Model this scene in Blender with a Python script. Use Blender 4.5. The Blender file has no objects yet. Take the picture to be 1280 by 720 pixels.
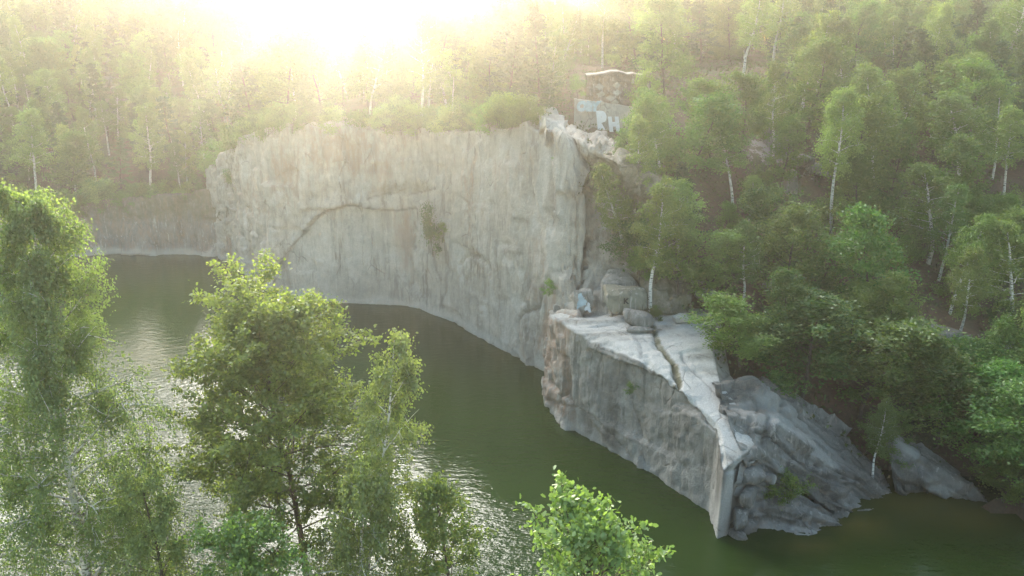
import bpy, math, random
import numpy as np
from mathutils import Vector
rng = np.random.default_rng(7)
random.seed(7)
R = math.radians
sc = bpy.context.scene

# ------------------------------------------------------------------ camera, sky, sun, exposure
PITCH, FPX, CAMH = R(18.0), 1005.0, 40.0
cam = bpy.data.cameras.new('camera'); cam.lens = FPX / 1280 * 36; cam.sensor_width = 36
cam.clip_start = 0.1; cam.clip_end = 6000
cam_o = bpy.data.objects.new('camera', cam); sc.collection.objects.link(cam_o)
cam_o.location = (0, 0, CAMH); cam_o.rotation_euler = (R(90) - PITCH, 0, 0)
sc.camera = cam_o
SUN_AZ, SUN_EL = R(-9.6), R(5.0)      # azimuth from +Y, clockwise
w = bpy.data.worlds.new('World'); sc.world = w; w.use_nodes = True
wn = w.node_tree.nodes; sky = wn.new('ShaderNodeTexSky'); sky.sky_type = 'NISHITA'
sky.sun_disc = False; sky.sun_elevation = SUN_EL; sky.sun_rotation = SUN_AZ
sky.air_density = 1.0; sky.dust_density = 1.5; sky.ozone_density = 1.0; sky.altitude = 200
wn['Background'].inputs['Strength'].default_value = 0.15
wl = w.node_tree.links.new
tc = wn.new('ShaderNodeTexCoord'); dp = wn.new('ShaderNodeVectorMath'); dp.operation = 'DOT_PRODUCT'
_ca, _ce = R(-27), R(34); dp.inputs[1].default_value = (math.sin(_ca) * math.cos(_ce), math.cos(_ca) * math.cos(_ce), math.sin(_ce))  # added bright cloud patch, unseen above the frame, so the ripples glitter
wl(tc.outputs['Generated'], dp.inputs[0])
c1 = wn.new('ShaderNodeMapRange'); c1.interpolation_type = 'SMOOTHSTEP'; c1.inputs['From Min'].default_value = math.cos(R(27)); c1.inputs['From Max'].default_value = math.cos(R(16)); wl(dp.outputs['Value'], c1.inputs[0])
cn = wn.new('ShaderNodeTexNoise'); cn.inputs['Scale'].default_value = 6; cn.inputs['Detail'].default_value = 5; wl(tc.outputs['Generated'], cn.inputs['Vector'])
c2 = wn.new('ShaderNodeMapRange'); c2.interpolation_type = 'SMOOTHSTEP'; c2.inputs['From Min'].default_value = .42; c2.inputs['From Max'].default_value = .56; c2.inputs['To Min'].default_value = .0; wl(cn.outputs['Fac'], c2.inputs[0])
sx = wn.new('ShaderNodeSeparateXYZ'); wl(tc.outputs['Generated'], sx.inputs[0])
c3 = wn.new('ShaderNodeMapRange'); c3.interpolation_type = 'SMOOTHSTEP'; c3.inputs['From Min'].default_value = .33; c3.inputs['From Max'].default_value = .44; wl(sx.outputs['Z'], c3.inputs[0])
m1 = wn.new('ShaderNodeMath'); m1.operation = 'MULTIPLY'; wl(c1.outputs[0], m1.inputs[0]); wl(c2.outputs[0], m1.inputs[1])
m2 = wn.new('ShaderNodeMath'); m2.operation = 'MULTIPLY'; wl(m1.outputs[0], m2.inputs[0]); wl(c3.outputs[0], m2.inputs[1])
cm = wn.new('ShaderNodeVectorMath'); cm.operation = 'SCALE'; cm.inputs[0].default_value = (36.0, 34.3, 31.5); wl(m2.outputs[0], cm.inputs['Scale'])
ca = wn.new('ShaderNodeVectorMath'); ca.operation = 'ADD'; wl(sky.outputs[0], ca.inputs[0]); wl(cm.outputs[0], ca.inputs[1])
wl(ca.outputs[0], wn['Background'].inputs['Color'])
sd = bpy.data.lights.new('sun', 'SUN'); sd.energy = 2.0; sd.angle = R(0.5); sd.color = (1, .89, .70)
so = bpy.data.objects.new('sun', sd); sc.collection.objects.link(so)
sv = Vector((math.sin(SUN_AZ) * math.cos(SUN_EL), math.cos(SUN_AZ) * math.cos(SUN_EL), math.sin(SUN_EL)))
so.rotation_euler = sv.to_track_quat('Z', 'Y').to_euler()
so.location = (0, 0, 120)
vs = sc.view_settings; vs.view_transform = 'Standard'; vs.look = 'None'; vs.gamma = 1; vs.exposure = 2.72
vs.use_curve_mapping = False
cy = sc.cycles
cy.use_denoising = True; cy.max_bounces = 5; cy.diffuse_bounces = 3; cy.glossy_bounces = 2
cy.transmission_bounces = 2; cy.volume_bounces = 0; cy.transparent_max_bounces = 4
cy.sample_clamp_indirect = 4; cy.sample_clamp_direct = 0
cy.caustics_reflective = False; cy.caustics_refractive = False

# ------------------------------------------------------------------ geometry helpers
cp, sp = math.cos(PITCH), math.sin(PITCH)
def ray(px, py):
    u = (px - 640) / FPX; v = (360 - py) / FPX
    return np.array([u, cp + v * sp, -sp + v * cp])
def P(px, py, z=0.0):
    d = ray(px, py); return np.array([0, 0, CAMH]) + d * ((z - CAMH) / d[2])
def PY(px, py, Y):
    d = ray(px, py); return np.array([0, 0, CAMH]) + d * (Y / d[1])
def to_px(p):
    p = np.asarray(p, float); x, y, z = p[..., 0], p[..., 1], p[..., 2] - CAMH
    f = y * cp - z * sp; u = y * sp + z * cp
    f = np.where(f < .1, .1, f)
    return 640 + FPX * x / f, 360 - FPX * u / f

def _h(i, j, k, s):
    with np.errstate(over='ignore'):
        n = (i.astype(np.int64) * 374761393 + j.astype(np.int64) * 668265263 + k.astype(np.int64) * 2147483647 % 1013904223 + s * 1274126177) & 0xffffffff
        n = ((n ^ (n >> 13)) * 1274126177) & 0xffffffff
        n = ((n ^ (n >> 16)) * 2246822519) & 0xffffffff
        n = n ^ (n >> 15)
    return (n & 0xffffff) / float(0xffffff)
def vnoise(x, y, z, s=0):
    x, y, z = np.broadcast_arrays(np.asarray(x, float), y, z)
    xi, yi, zi = np.floor(x), np.floor(y), np.floor(z)
    fx, fy, fz = x - xi, y - yi, z - zi
    fx, fy, fz = [f * f * (3 - 2 * f) for f in (fx, fy, fz)]
    r = 0
    for a in (0, 1):
        for b in (0, 1):
            for c in (0, 1):
                wgt = (fx if a else 1 - fx) * (fy if b else 1 - fy) * (fz if c else 1 - fz)
                r = r + wgt * _h(xi + a, yi + b, zi + c, s)
    return r * 2 - 1
def fbm(x, y, z, o=4, s=0):
    r, a = 0, 1.0
    for i in range(o):
        r = r + a * vnoise(np.asarray(x) * 2 ** i, np.asarray(y) * 2 ** i, np.asarray(z) * 2 ** i, s + i); a *= .5
    return r
def cellv(x, y, s=0):
    return _h(np.floor(x), np.floor(y), np.zeros_like(np.asarray(x, float)), s) * 2 - 1
def smooth(a, b, x):
    t = np.clip((x - a) / (b - a), 0, 1); return t * t * (3 - 2 * t)
def inpoly(px, py, poly):
    px, py = np.asarray(px, float), np.asarray(py, float); r = np.zeros(px.shape, bool); n = len(poly)
    for i in range(n):
        x0, y0 = poly[i][:2]; x1, y1 = poly[(i + 1) % n][:2]
        if y0 == y1: continue
        c = ((y0 > py) != (y1 > py)) & (px < (x1 - x0) * (py - y0) / (y1 - y0) + x0); r ^= c
    return r
def dist_line(X, Y, line):
    d = np.full(np.shape(X), 1e9)
    for a, b in zip(line[:-1], line[1:]):
        ax, ay = a[:2]; bx, by = b[:2]; L = (bx - ax) ** 2 + (by - ay) ** 2 + 1e-9
        t = np.clip(((X - ax) * (bx - ax) + (Y - ay) * (by - ay)) / L, 0, 1)
        d = np.minimum(d, np.hypot(X - ax - t * (bx - ax), Y - ay - t * (by - ay)))
    return d

def mesh_np(name, V, F, mat=None, smooth_sh=False, attrs=None):
    """F: (n,k) array or list of such arrays."""
    me = bpy.data.meshes.new(name); V = np.asarray(V, np.float32)
    Fs = F if isinstance(F, list) else [F]
    loops = np.concatenate([f.ravel() for f in Fs]).astype(np.int32)
    tot = np.concatenate([np.full(len(f), f.shape[1]) for f in Fs]).astype(np.int32)
    st = np.concatenate([[0], np.cumsum(tot)[:-1]]).astype(np.int32)
    me.vertices.add(len(V)); me.vertices.foreach_set('co', V.ravel())
    me.loops.add(len(loops)); me.loops.foreach_set('vertex_index', loops)
    me.polygons.add(len(tot)); me.polygons.foreach_set('loop_start', st); me.polygons.foreach_set('loop_total', tot)
    if smooth_sh: me.polygons.foreach_set('use_smooth', np.ones(len(tot), bool))
    for k, a in (attrs or {}).items():
        at = me.attributes.new(k, 'FLOAT', 'POINT'); at.data.foreach_set('value', np.asarray(a, np.float32).ravel())
    me.update(calc_edges=True)
    if mat: me.materials.append(mat)
    return me
def link(name, me, parent=None, kind=None, label=None, cat=None, group=None, loc=None):
    o = bpy.data.objects.new(name, me); sc.collection.objects.link(o)
    if parent: o.parent = parent
    if kind: o['kind'] = kind
    if label: o['label'] = label
    if cat: o['category'] = cat
    if group: o['group'] = group
    if loc is not None: o.location = loc
    return o
def grid_faces(nr, nc, flip=False):
    i = np.arange(nr - 1)[:, None] * nc + np.arange(nc - 1)[None, :]
    f = np.stack([i, i + 1, i + nc + 1, i + nc], -1).reshape(-1, 4)
    return f[:, ::-1] if flip else f
def resample(line, step):
    line = np.asarray(line, float); seg = np.hypot(*(np.diff(line[:, :2], axis=0).T)); s = np.concatenate([[0], np.cumsum(seg)])
    n = max(2, int(s[-1] / step)); t = np.linspace(0, s[-1], n)
    return np.stack([np.interp(t, s, line[:, k]) for k in range(line.shape[1])], 1), t

# ------------------------------------------------------------------ materials
def new_mat(name):
    m = bpy.data.materials.new(name); m.use_nodes = True; nt = m.node_tree; nt.nodes.clear()
    out = nt.nodes.new('ShaderNodeOutputMaterial'); return m, nt, out
def N(nt, t, **kw):
    n = nt.nodes.new(t)
    for k, v in kw.items():
        if k.startswith('i_'):
            key = k[2:]; key = int(key) if key.isdigit() else key.replace('_', ' ')
            n.inputs[key].default_value = v
        else: setattr(n, k, v)
    return n
def ramp(nt, fac, stops):
    r = nt.nodes.new('ShaderNodeValToRGB'); e = r.color_ramp.elements
    while len(e) < len(stops): e.new(.5)
    for x, (p, c) in zip(e, stops): x.position = p; x.color = (*c, 1) if len(c) == 3 else c
    nt.links.new(fac, r.inputs[0]); return r.outputs[0]
def mixc(nt, fac, a, b, mode='MIX'):
    m = nt.nodes.new('ShaderNodeMix'); m.data_type = 'RGBA'; m.blend_type = mode
    for s, v in ((m.inputs[0], fac), (m.inputs[6], a), (m.inputs[7], b)):
        if isinstance(v, (int, float)): s.default_value = v
        elif isinstance(v, tuple): s.default_value = (*v, 1)
        else: nt.links.new(v, s)
    return m.outputs[2]
def noise_n(nt, scale, det=6, rough=.6, vec=None, stretch=None):
    n = N(nt, 'ShaderNodeTexNoise', i_Scale=scale, i_Detail=det, i_Roughness=rough)
    g = nt.nodes.new('ShaderNodeNewGeometry'); v = g.outputs['Position']
    if stretch:
        mp = N(nt, 'ShaderNodeMapping'); mp.inputs['Scale'].default_value = stretch
        nt.links.new(v, mp.inputs[0]); v = mp.outputs[0]
    nt.links.new(v, n.inputs['Vector']); return n.outputs['Fac']

def rock_mat(name, lm=.42, light=(.56, .52, .46), mid=(.42, .385, .34), dark=(.17, .15, .125), rust=(.33, .20, .13), bump=.8, moss=True):
    m, nt, out = new_mat(name); L = nt.links.new
    big = noise_n(nt, .16, 5, .6); col = ramp(nt, big, [(.3, mid), (.62, light)])
    st = noise_n(nt, 1.0, 7, .72, stretch=(1.0, 1.0, .12)); stf = ramp(nt, st, [(.50, (0, 0, 0)), (.60, (.95, .95, .95))])
    lowm = ramp(nt, noise_n(nt, .11, 4, .6, stretch=(1, 1, .6)), [(lm, (.12, .12, .12)), (lm + .16, (1, 1, 1))])
    sm = N(nt, 'ShaderNodeMath', operation='MULTIPLY'); L(stf, sm.inputs[0]); L(lowm, sm.inputs[1]); col = mixc(nt, sm.outputs[0], col, dark)
    iso = ramp(nt, noise_n(nt, .55, 8, .72), [(.40, (.0, .0, .0)), (.64, (.75, .75, .75))]); col = mixc(nt, iso, col, tuple(x * .62 for x in mid))
    iso2 = ramp(nt, noise_n(nt, .33, 7, .7, stretch=(1, 1, .7)), [(.55, (.0, .0, .0)), (.66, (.7, .7, .7))]); col = mixc(nt, iso2, col, tuple(min(.62, x * 1.3) for x in light))
    st2 = noise_n(nt, 1.0, 5, .6, stretch=(2.6, 2.6, .2)); w2 = ramp(nt, st2, [(.56, (0, 0, 0)), (.7, (.7, .7, .7))])
    col = mixc(nt, w2, col, (.60, .575, .53))
    ru = N(nt, 'ShaderNodeAttribute', attribute_name='rust'); rn = noise_n(nt, 1.3, 6, .7, stretch=(1, 1, .25))
    rm = N(nt, 'ShaderNodeMath', operation='MULTIPLY_ADD'); L(rn, rm.inputs[0]); rm.inputs[1].default_value = 1.2; L(ru.outputs['Fac'], rm.inputs[2])
    col = mixc(nt, ramp(nt, rm.outputs[0], [(.72, (0, 0, 0)), (1.3, (.8, .8, .8))]), col, rust)
    da = N(nt, 'ShaderNodeAttribute', attribute_name='stain_shade'); col = mixc(nt, da.outputs['Fac'], col, (.075, .07, .06))
    wa = N(nt, 'ShaderNodeAttribute', attribute_name='pale'); col = mixc(nt, wa.outputs['Fac'], col, (.62, .615, .59))
    sp_ = noise_n(nt, 9, 4, .8); col = mixc(nt, ramp(nt, sp_, [(.35, (.0, .0, .0)), (.6, (.5, .5, .5))]), col, (.26, .25, .23), 'MIX')
    cr = N(nt, 'ShaderNodeTexVoronoi', feature='DISTANCE_TO_EDGE', i_Scale=.3)
    g0 = nt.nodes.new('ShaderNodeNewGeometry'); mp = N(nt, 'ShaderNodeMapping'); mp.inputs['Scale'].default_value = (1.2, 1.2, .42)
    wn_ = N(nt, 'ShaderNodeTexNoise', i_Scale=.5, i_Detail=4); L(g0.outputs['Position'], wn_.inputs['Vector'])
    va = N(nt, 'ShaderNodeVectorMath', operation='MULTIPLY_ADD'); L(wn_.outputs['Color'], va.inputs[0]); va.inputs[1].default_value = (.9, .9, .9); L(g0.outputs['Position'], va.inputs[2])
    L(va.outputs[0], mp.inputs[0]); L(mp.outputs[0], cr.inputs['Vector'])
    crk = ramp(nt, cr.outputs['Distance'], [(0, (1, 1, 1)), (.018, (0, 0, 0))])
    cmask = ramp(nt, noise_n(nt, .3, 3, .5), [(.51, (0, 0, 0)), (.60, (.42, .42, .42))])
    cf = N(nt, 'ShaderNodeMath', operation='MULTIPLY'); L(crk, cf.inputs[0]); L(cmask, cf.inputs[1])
    col = mixc(nt, cf.outputs[0], col, (.07, .062, .05))
    if moss:
        g = nt.nodes.new('ShaderNodeNewGeometry'); sx = nt.nodes.new('ShaderNodeSeparateXYZ'); L(g.outputs['Normal'], sx.inputs[0])
        mn = noise_n(nt, .9, 6, .7); mm = N(nt, 'ShaderNodeMath', operation='MULTIPLY'); L(sx.outputs['Z'], mm.inputs[0]); L(mn, mm.inputs[1])
        ma = N(nt, 'ShaderNodeAttribute', attribute_name='moss'); m3 = N(nt, 'ShaderNodeMath', operation='MULTIPLY_ADD'); L(mn, m3.inputs[0]); m3.inputs[1].default_value = .8; L(ma.outputs['Fac'], m3.inputs[2])
        col = mixc(nt, ramp(nt, m3.outputs[0], [(.62, (0, 0, 0)), (1.0, (.9, .9, .9))]), col, (.13, .12, .06))
    b = N(nt, 'ShaderNodeBsdfPrincipled', i_Roughness=.85); b.inputs['Specular IOR Level'].default_value = .3
    L(col, b.inputs['Base Color'])
    bn = noise_n(nt, 2.2, 9, .75, stretch=(1, 1, .6)); bm = N(nt, 'ShaderNodeBump', i_Strength=bump, i_Distance=.45); L(bn, bm.inputs['Height'])
    ci = N(nt, 'ShaderNodeMath', operation='SUBTRACT', i_0=1.0); L(cf.outputs[0], ci.inputs[1])
    b2 = N(nt, 'ShaderNodeBump', i_Strength=.8, i_Distance=.25); L(ci.outputs[0], b2.inputs['Height']); L(bm.outputs[0], b2.inputs['Normal'])
    L(b2.outputs[0], b.inputs['Normal']); L(b.outputs[0], out.inputs[0]); return m
M_rock = rock_mat('granite')
M_ledge = rock_mat('granite_ledge', lm=.30, light=(.50, .48, .44), mid=(.35, .335, .305), dark=(.115, .11, .095))
M_slab = rock_mat('granite_slab', light=(.33, .325, .305), mid=(.20, .195, .185), dark=(.08, .078, .07), bump=1.0)
M_bank = rock_mat('shaded_granite', light=(.26, .24, .22), mid=(.17, .155, .14), dark=(.08, .07, .06))  # shade of the far bank is put into its darker rock colours
M_mossy = rock_mat('mossy_granite', light=(.27, .26, .19), mid=(.19, .18, .12), dark=(.10, .09, .06))
M_brown = rock_mat('brown_stone', light=(.30, .21, .16), mid=(.18, .12, .09), dark=(.07, .05, .04))

def plain(name, col, rough=.8, var=.35, scale=3.0, bump=.3):
    m, nt, out = new_mat(name); L = nt.links.new
    c = ramp(nt, noise_n(nt, scale, 6, .65), [(.3, tuple(x * (1 - var) for x in col)), (.7, tuple(min(1, x * (1 + var)) for x in col))])
    b = N(nt, 'ShaderNodeBsdfPrincipled', i_Roughness=rough); L(c, b.inputs['Base Color'])
    bm = N(nt, 'ShaderNodeBump', i_Strength=bump, i_Distance=.1); L(noise_n(nt, scale * 3, 6, .7), bm.inputs['Height']); L(bm.outputs[0], b.inputs['Normal'])
    L(b.outputs[0], out.inputs[0]); return m
M_bark = plain('bark', (.085, .065, .05)); M_pale = plain('pale_stone', (.55, .53, .5))
M_cap = plain('weathered_capping', (.26, .23, .21), .9, .5, 1.2); M_paintw = plain('white_spray_paint', (.62, .65, .68), .6, .08, 2, .1); M_paintb = plain('blue_spray_paint', (.34, .44, .50), .6, .25, 2, .1)
M_paintk = plain('black_spray_paint', (.03, .03, .03), .6, .1, 2, .1)

def birch_bark():
    m, nt, out = new_mat('birch_bark'); L = nt.links.new
    n = noise_n(nt, 1, 5, .7, stretch=(2, 2, 9)); c = ramp(nt, n, [(.40, (.05, .045, .04)), (.48, (.62, .60, .56))])
    b = N(nt, 'ShaderNodeBsdfPrincipled', i_Roughness=.7); L(c, b.inputs['Base Color']); L(b.outputs[0], out.inputs[0]); return m
M_birch = birch_bark()

def leaf_mat(name, a, b_, trans=.45, objvar=.5):
    m, nt, out = new_mat(name); L = nt.links.new
    g = nt.nodes.new('ShaderNodeNewGeometry'); oi = nt.nodes.new('ShaderNodeObjectInfo')
    c = mixc(nt, g.outputs['Random Per Island'], a, b_)
    hs = N(nt, 'ShaderNodeHueSaturation'); L(c, hs.inputs['Color'])
    mr = N(nt, 'ShaderNodeMapRange', i_To_Min=.475, i_To_Max=.525); L(oi.outputs['Random'], mr.inputs[0]); L(mr.outputs[0], hs.inputs['Hue'])
    m7 = N(nt, 'ShaderNodeMath', operation='MULTIPLY', i_1=7.31); L(oi.outputs['Random'], m7.inputs[0]); fr = N(nt, 'ShaderNodeMath', operation='FRACT'); L(m7.outputs[0], fr.inputs[0])
    mv = N(nt, 'ShaderNodeMapRange', i_To_Min=1 - objvar * .6, i_To_Max=1 + objvar * .7); L(fr.outputs[0], mv.inputs[0]); L(mv.outputs[0], hs.inputs['Value'])
    d = N(nt, 'ShaderNodeBsdfDiffuse'); t = N(nt, 'ShaderNodeBsdfTranslucent'); L(hs.outputs[0], d.inputs[0])
    tc = mixc(nt, 1.0, hs.outputs[0], (1.25, 1.35, .55), 'MULTIPLY'); L(tc, t.inputs[0])
    mx = N(nt, 'ShaderNodeMixShader', i_0=trans); L(d.outputs[0], mx.inputs[1]); L(t.outputs[0], mx.inputs[2])
    gl = N(nt, 'ShaderNodeBsdfGlossy', i_Roughness=.45); gl.inputs[0].default_value = (.9, .95, 1, 1)
    m2 = N(nt, 'ShaderNodeMixShader', i_0=.035); L(mx.outputs[0], m2.inputs[1]); L(gl.outputs[0], m2.inputs[2])
    L(m2.outputs[0], out.inputs[0]); return m
ML_birch = leaf_mat('birch_leaf', (.125, .20, .05), (.20, .28, .075))
ML_broad = leaf_mat('broad_leaf', (.08, .15, .032), (.15, .22, .05))
ML_bright = leaf_mat('bright_leaf', (.10, .19, .035), (.17, .27, .05))
ML_dark = leaf_mat('dark_leaf', (.04, .085, .03), (.075, .125, .045), .3)
ML_oak = leaf_mat('oak_leaf', (.10, .18, .055), (.20, .30, .11), .36, .1)
ML_fg = leaf_mat('alder_leaf', (.12, .19, .055), (.22, .30, .09), .5, .1)
ML_fgb = leaf_mat('foreground_birch_leaf', (.15, .20, .08), (.25, .32, .13), .5, .15)
ML_rust = leaf_mat('undergrowth_leaf', (.11, .065, .035), (.10, .155, .04), .25, 0)

def ground_mat():
    m, nt, out = new_mat('forest_floor'); L = nt.links.new
    c = ramp(nt, noise_n(nt, .12, 6, .7), [(.35, (.14, .07, .045)), (.5, (.12, .085, .05)), (.62, (.07, .085, .03))])
    c = mixc(nt, ramp(nt, noise_n(nt, 2.5, 6, .7), [(.4, (0, 0, 0)), (.7, (.7, .7, .7))]), c, (.05, .04, .03))
    rk = N(nt, 'ShaderNodeAttribute', attribute_name='rock'); rn = noise_n(nt, .7, 6, .7)
    rm = N(nt, 'ShaderNodeMath', operation='ADD'); L(rk.outputs['Fac'], rm.inputs[0]); L(rn, rm.inputs[1])
    c = mixc(nt, ramp(nt, rm.outputs[0], [(.95, (0, 0, 0)), (1.15, (1, 1, 1))]), c, (.27, .25, .24))
    b = N(nt, 'ShaderNodeBsdfPrincipled', i_Roughness=.95); L(c, b.inputs['Base Color'])
    bm = N(nt, 'ShaderNodeBump', i_Strength=.7, i_Distance=.5); L(noise_n(nt, 1.2, 8, .7), bm.inputs['Height']); L(bm.outputs[0], b.inputs['Normal'])
    L(b.outputs[0], out.inputs[0]); return m
M_ground = ground_mat()
def water_mat():
    m, nt, out = new_mat('quarry_water'); L = nt.links.new
    sh = N(nt, 'ShaderNodeAttribute', attribute_name='shallow')
    c = mixc(nt, sh.outputs['Fac'], ramp(nt, noise_n(nt, .03, 3, .5), [(.35, (.017, .034, .007)), (.65, (.024, .046, .009))]), (.085, .075, .02))
    b = N(nt, 'ShaderNodeBsdfPrincipled', i_Roughness=.03, i_IOR=1.33); L(c, b.inputs['Base Color'])
    n1 = noise_n(nt, 1, 3, .55, stretch=(.75, 1.5, 1)); n2 = noise_n(nt, 1, 2, .5, stretch=(2.4, 5.0, 1))
    am = N(nt, 'ShaderNodeAttribute', attribute_name='breeze')
    s1 = N(nt, 'ShaderNodeMath', operation='MULTIPLY_ADD', i_1=.35); L(n2, s1.inputs[0]); L(n1, s1.inputs[2])
    s2 = N(nt, 'ShaderNodeMath', operation='MULTIPLY'); L(s1.outputs[0], s2.inputs[0]); L(am.outputs['Fac'], s2.inputs[1])
    bm = N(nt, 'ShaderNodeBump', i_Strength=1.0, i_Distance=.42); L(s2.outputs[0], bm.inputs['Height']); L(bm.outputs[0], b.inputs['Normal'])
    L(b.outputs[0], out.inputs[0]); return m
M_water = water_mat()

# ------------------------------------------------------------------ waterline and land heights
WL_px = [(-140, 330), (75, 323), (110, 321), (150, 317), (215, 319), (283, 320), (290, 327), (318, 352), (345, 372), (430, 380), (522, 384),
         (550, 396), (600, 420), (650, 447), (683, 466), (686, 500), (692, 517), (715, 540), (757, 560), (800, 582), (845, 612), (887, 640),
         (896, 672), (985, 673), (1050, 662), (1048, 648), (1085, 645), (1103, 628), (1108, 608), (1120, 616), (1165, 612), (1230, 636), (1290, 655), (1420, 700)]
WL = [P(a, b)[:2] for a, b in WL_px]
WP = [tuple(p) for p in WL] + [(88, 40), (80, 34), (20, 35), (-60, 35), (-140, 45), (-150, 110)]
ctrl = []
def C(px, py, z): p = P(px, py, z); ctrl.append((p[0], p[1], z))
def CW(x, y, z): ctrl.append((x, y, z))
# far left bank
C(60, 275, 7); C(150, 262, 8); C(240, 250, 9.5); C(-120, 290, 6)
CW(-110, 175, 17); CW(-70, 175, 18); CW(-45, 165, 20); CW(-120, 215, 27); CW(-75, 210, 28); CW(-40, 210, 28)
# main cliff rim
C(292, 186, 19.5); C(325, 172, 23); C(352, 162, 25.5); C(430, 155, 26.2); C(520, 157, 26.5); C(570, 162, 26.8); C(620, 165, 28); C(668, 160, 29)
CW(-40, 145, 25); CW(-15, 140, 28.5); CW(5, 130, 29); CW(-20, 190, 29); CW(10, 190, 31.5); CW(-30, 250, 30)
# crag and ledge
C(735, 190, 26.6); C(790, 235, 23.5); C(800, 305, 16.5); C(830, 345, 13.6); C(760, 390, 10.6); C(830, 397, 10.8); C(880, 400, 10.8)
C(885, 430, 10.6); C(905, 480, 9.3); C(950, 480, 8.6); C(1000, 515, 6.5); C(1060, 570, 2.6); C(1098, 560, 2.8); C(1120, 540, 3.8)
C(1170, 560, 3.2); C(1230, 600, 1.5); C(1280, 620, 1.6); C(1110, 606, .6); C(1350, 640, 2)
# right slope
CW(32, 150, 31); CW(32, 125, 27.5); CW(34, 103, 18.5); CW(60, 150, 31); CW(60, 120, 22); CW(50, 95, 15); CW(60, 80, 10); CW(80, 100, 15.5); CW(80, 130, 24); CW(110, 150, 29)
CW(110, 110, 18); CW(95, 75, 8); CW(140, 90, 14); CW(85, 55, 5); CW(32, 190, 33); CW(80, 190, 33); CW(140, 190, 33); CW(18, 117, 29.4); CW(12, 108.5, 25.6); CW(16, 108.5, 25.2); CW(19, 107, 24.6)
# near bank
for x in (-140, -60, 0, 50): CW(x, 33, 10.5)
for x in (-140, -60, 0, 50, 110): CW(x, 10, 16.5)
for x in (-150, -60, 0, 60, 150): CW(x, -40, 18)
CW(95, 35, 8)
CW(-160, 110, 10); CW(-200, 60, 14); CW(180, 60, 16); CW(200, 120, 24); CW(-190, 200, 26)
# far
for x, z_ in ((-250, 42), (-120, 41), (-60, 38), (0, 36), (120, 36), (250, 36)): CW(x, 290, z_)
CW(-260, 380, 52); CW(-140, 380, 50); CW(-60, 390, 36); CW(60, 380, 29); CW(250, 380, 32); CW(-320, 250, 38); CW(300, 150, 30); CW(300, -40, 20); CW(-300, -40, 20); CW(-300, 100, 25)
A = np.array(ctrl); n = len(A)
def tps_k(r2): return np.where(r2 > 1e-9, .5 * r2 * np.log(np.maximum(r2, 1e-9)), 0)
K = tps_k(((A[:, None, :2] - A[None, :, :2]) ** 2).sum(-1)) + np.eye(n) * 30
Pm = np.c_[np.ones(n), A[:, :2]]
S = np.block([[K, Pm], [Pm.T, np.zeros((3, 3))]]); coef = np.linalg.solve(S, np.r_[A[:, 2], 0, 0, 0])
def land(X, Y):
    X, Y = np.asarray(X, float), np.asarray(Y, float); sh = X.shape; x, y = X.ravel(), Y.ravel()
    z = coef[n] + coef[n + 1] * x + coef[n + 2] * y
    for i in range(n): z = z + coef[i] * tps_k((x - A[i, 0]) ** 2 + (y - A[i, 1]) ** 2)
    z = np.clip(z, .25, 62)
    z = z + fbm(x * .09, y * .09, 0, 4, 5) * np.clip(z * .08, .05, .8)
    return z.reshape(sh)
cliff_part = WL[0:27]; WLc = resample(np.array(cliff_part), 4)[0]
def ground(X, Y):
    z = land(X, Y); ins = inpoly(X, Y, WP)
    d = dist_line(X, Y, WLc); z = np.where(ins, -3.0, z); return np.where((~ins) & (d < 3.0), np.minimum(z, -1.0), z)
def T(px, py):
    d = ray(px, py); t = np.arange(8, 420, .5); q = np.array([0, 0, CAMH])[None] + d[None] * t[:, None]
    g = np.where(inpoly(q[:, 0], q[:, 1], WP), 0, land(q[:, 0], q[:, 1])); k = np.argmax(q[:, 2] < g)
    return np.array([q[k, 0], q[k, 1], g[k]])

# terrain sheet: dense inner grid spacing, wide outside
def axis(lo, a, b, hi, st, big):
    return np.unique(np.concatenate([np.arange(lo, a, big), np.arange(a, b, st), np.arange(b, hi + .1, big)]))
xs = axis(-700, -120, 130, 700, 1.1, 12); ys = axis(-200, 34, 215, 520, 1.1, 8)
GX, GY = np.meshgrid(xs, ys); GZ = ground(GX, GY)
rock_attr = np.zeros_like(GZ); gpx, gpy = to_px(np.stack([GX, GY, GZ], -1))
for (cx, cy_, rx, ry, a) in [(960, 185, 45, 40, .55), (150, 110, 22, 60, .5), (1200, 425, 60, 14, .55), (700, 60, 50, 12, .35), (860, 360, 30, 25, .4), (1265, 455, 30, 14, .5), (1010, 220, 40, 18, .4)]:
    rock_attr = np.maximum(rock_attr, a * np.exp(-(((gpx - cx) / rx) ** 2 + ((gpy - cy_) / ry) ** 2)))
me = mesh_np('ground', np.stack([GX, GY, GZ], -1).reshape(-1, 3), grid_faces(len(ys), len(xs)), M_ground, True, {'rock': rock_attr})
link('ground', me, kind='structure')
# water sheet
wx = np.arange(-170, 110, 1.5); wy = np.arange(30, 165, 1.5); WX, WY = np.meshgrid(wx, wy)
sh = np.zeros_like(WX)
for (px, py, r) in [(1150, 628, 5.5), (1075, 655, 3.0), (1210, 645, 4), (1010, 680, 2)]:
    p = P(px, py); sh = np.maximum(sh, np.exp(-((WX - p[0]) ** 2 + ((WY - p[1]) * 1.6) ** 2) / r ** 2))
wpx, wpy = to_px(np.stack([WX, WY, WX * 0], -1))
br = .09 + .91 * np.maximum(smooth(96, 74, WY) * smooth(-10, -26, WX), smooth(64, 54, WY) * smooth(6, -3, WX)) * np.clip(.75 + .7 * fbm(WX * .07, WY * .12, 0, 3, 3), .15, 1.2)
me = mesh_np('water', np.stack([WX, WY, WX * 0], -1).reshape(-1, 3), grid_faces(len(wy), len(wx)), M_water, True, {'shallow': sh * .9, 'breeze': br})
link('water', me, kind='structure')

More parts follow.
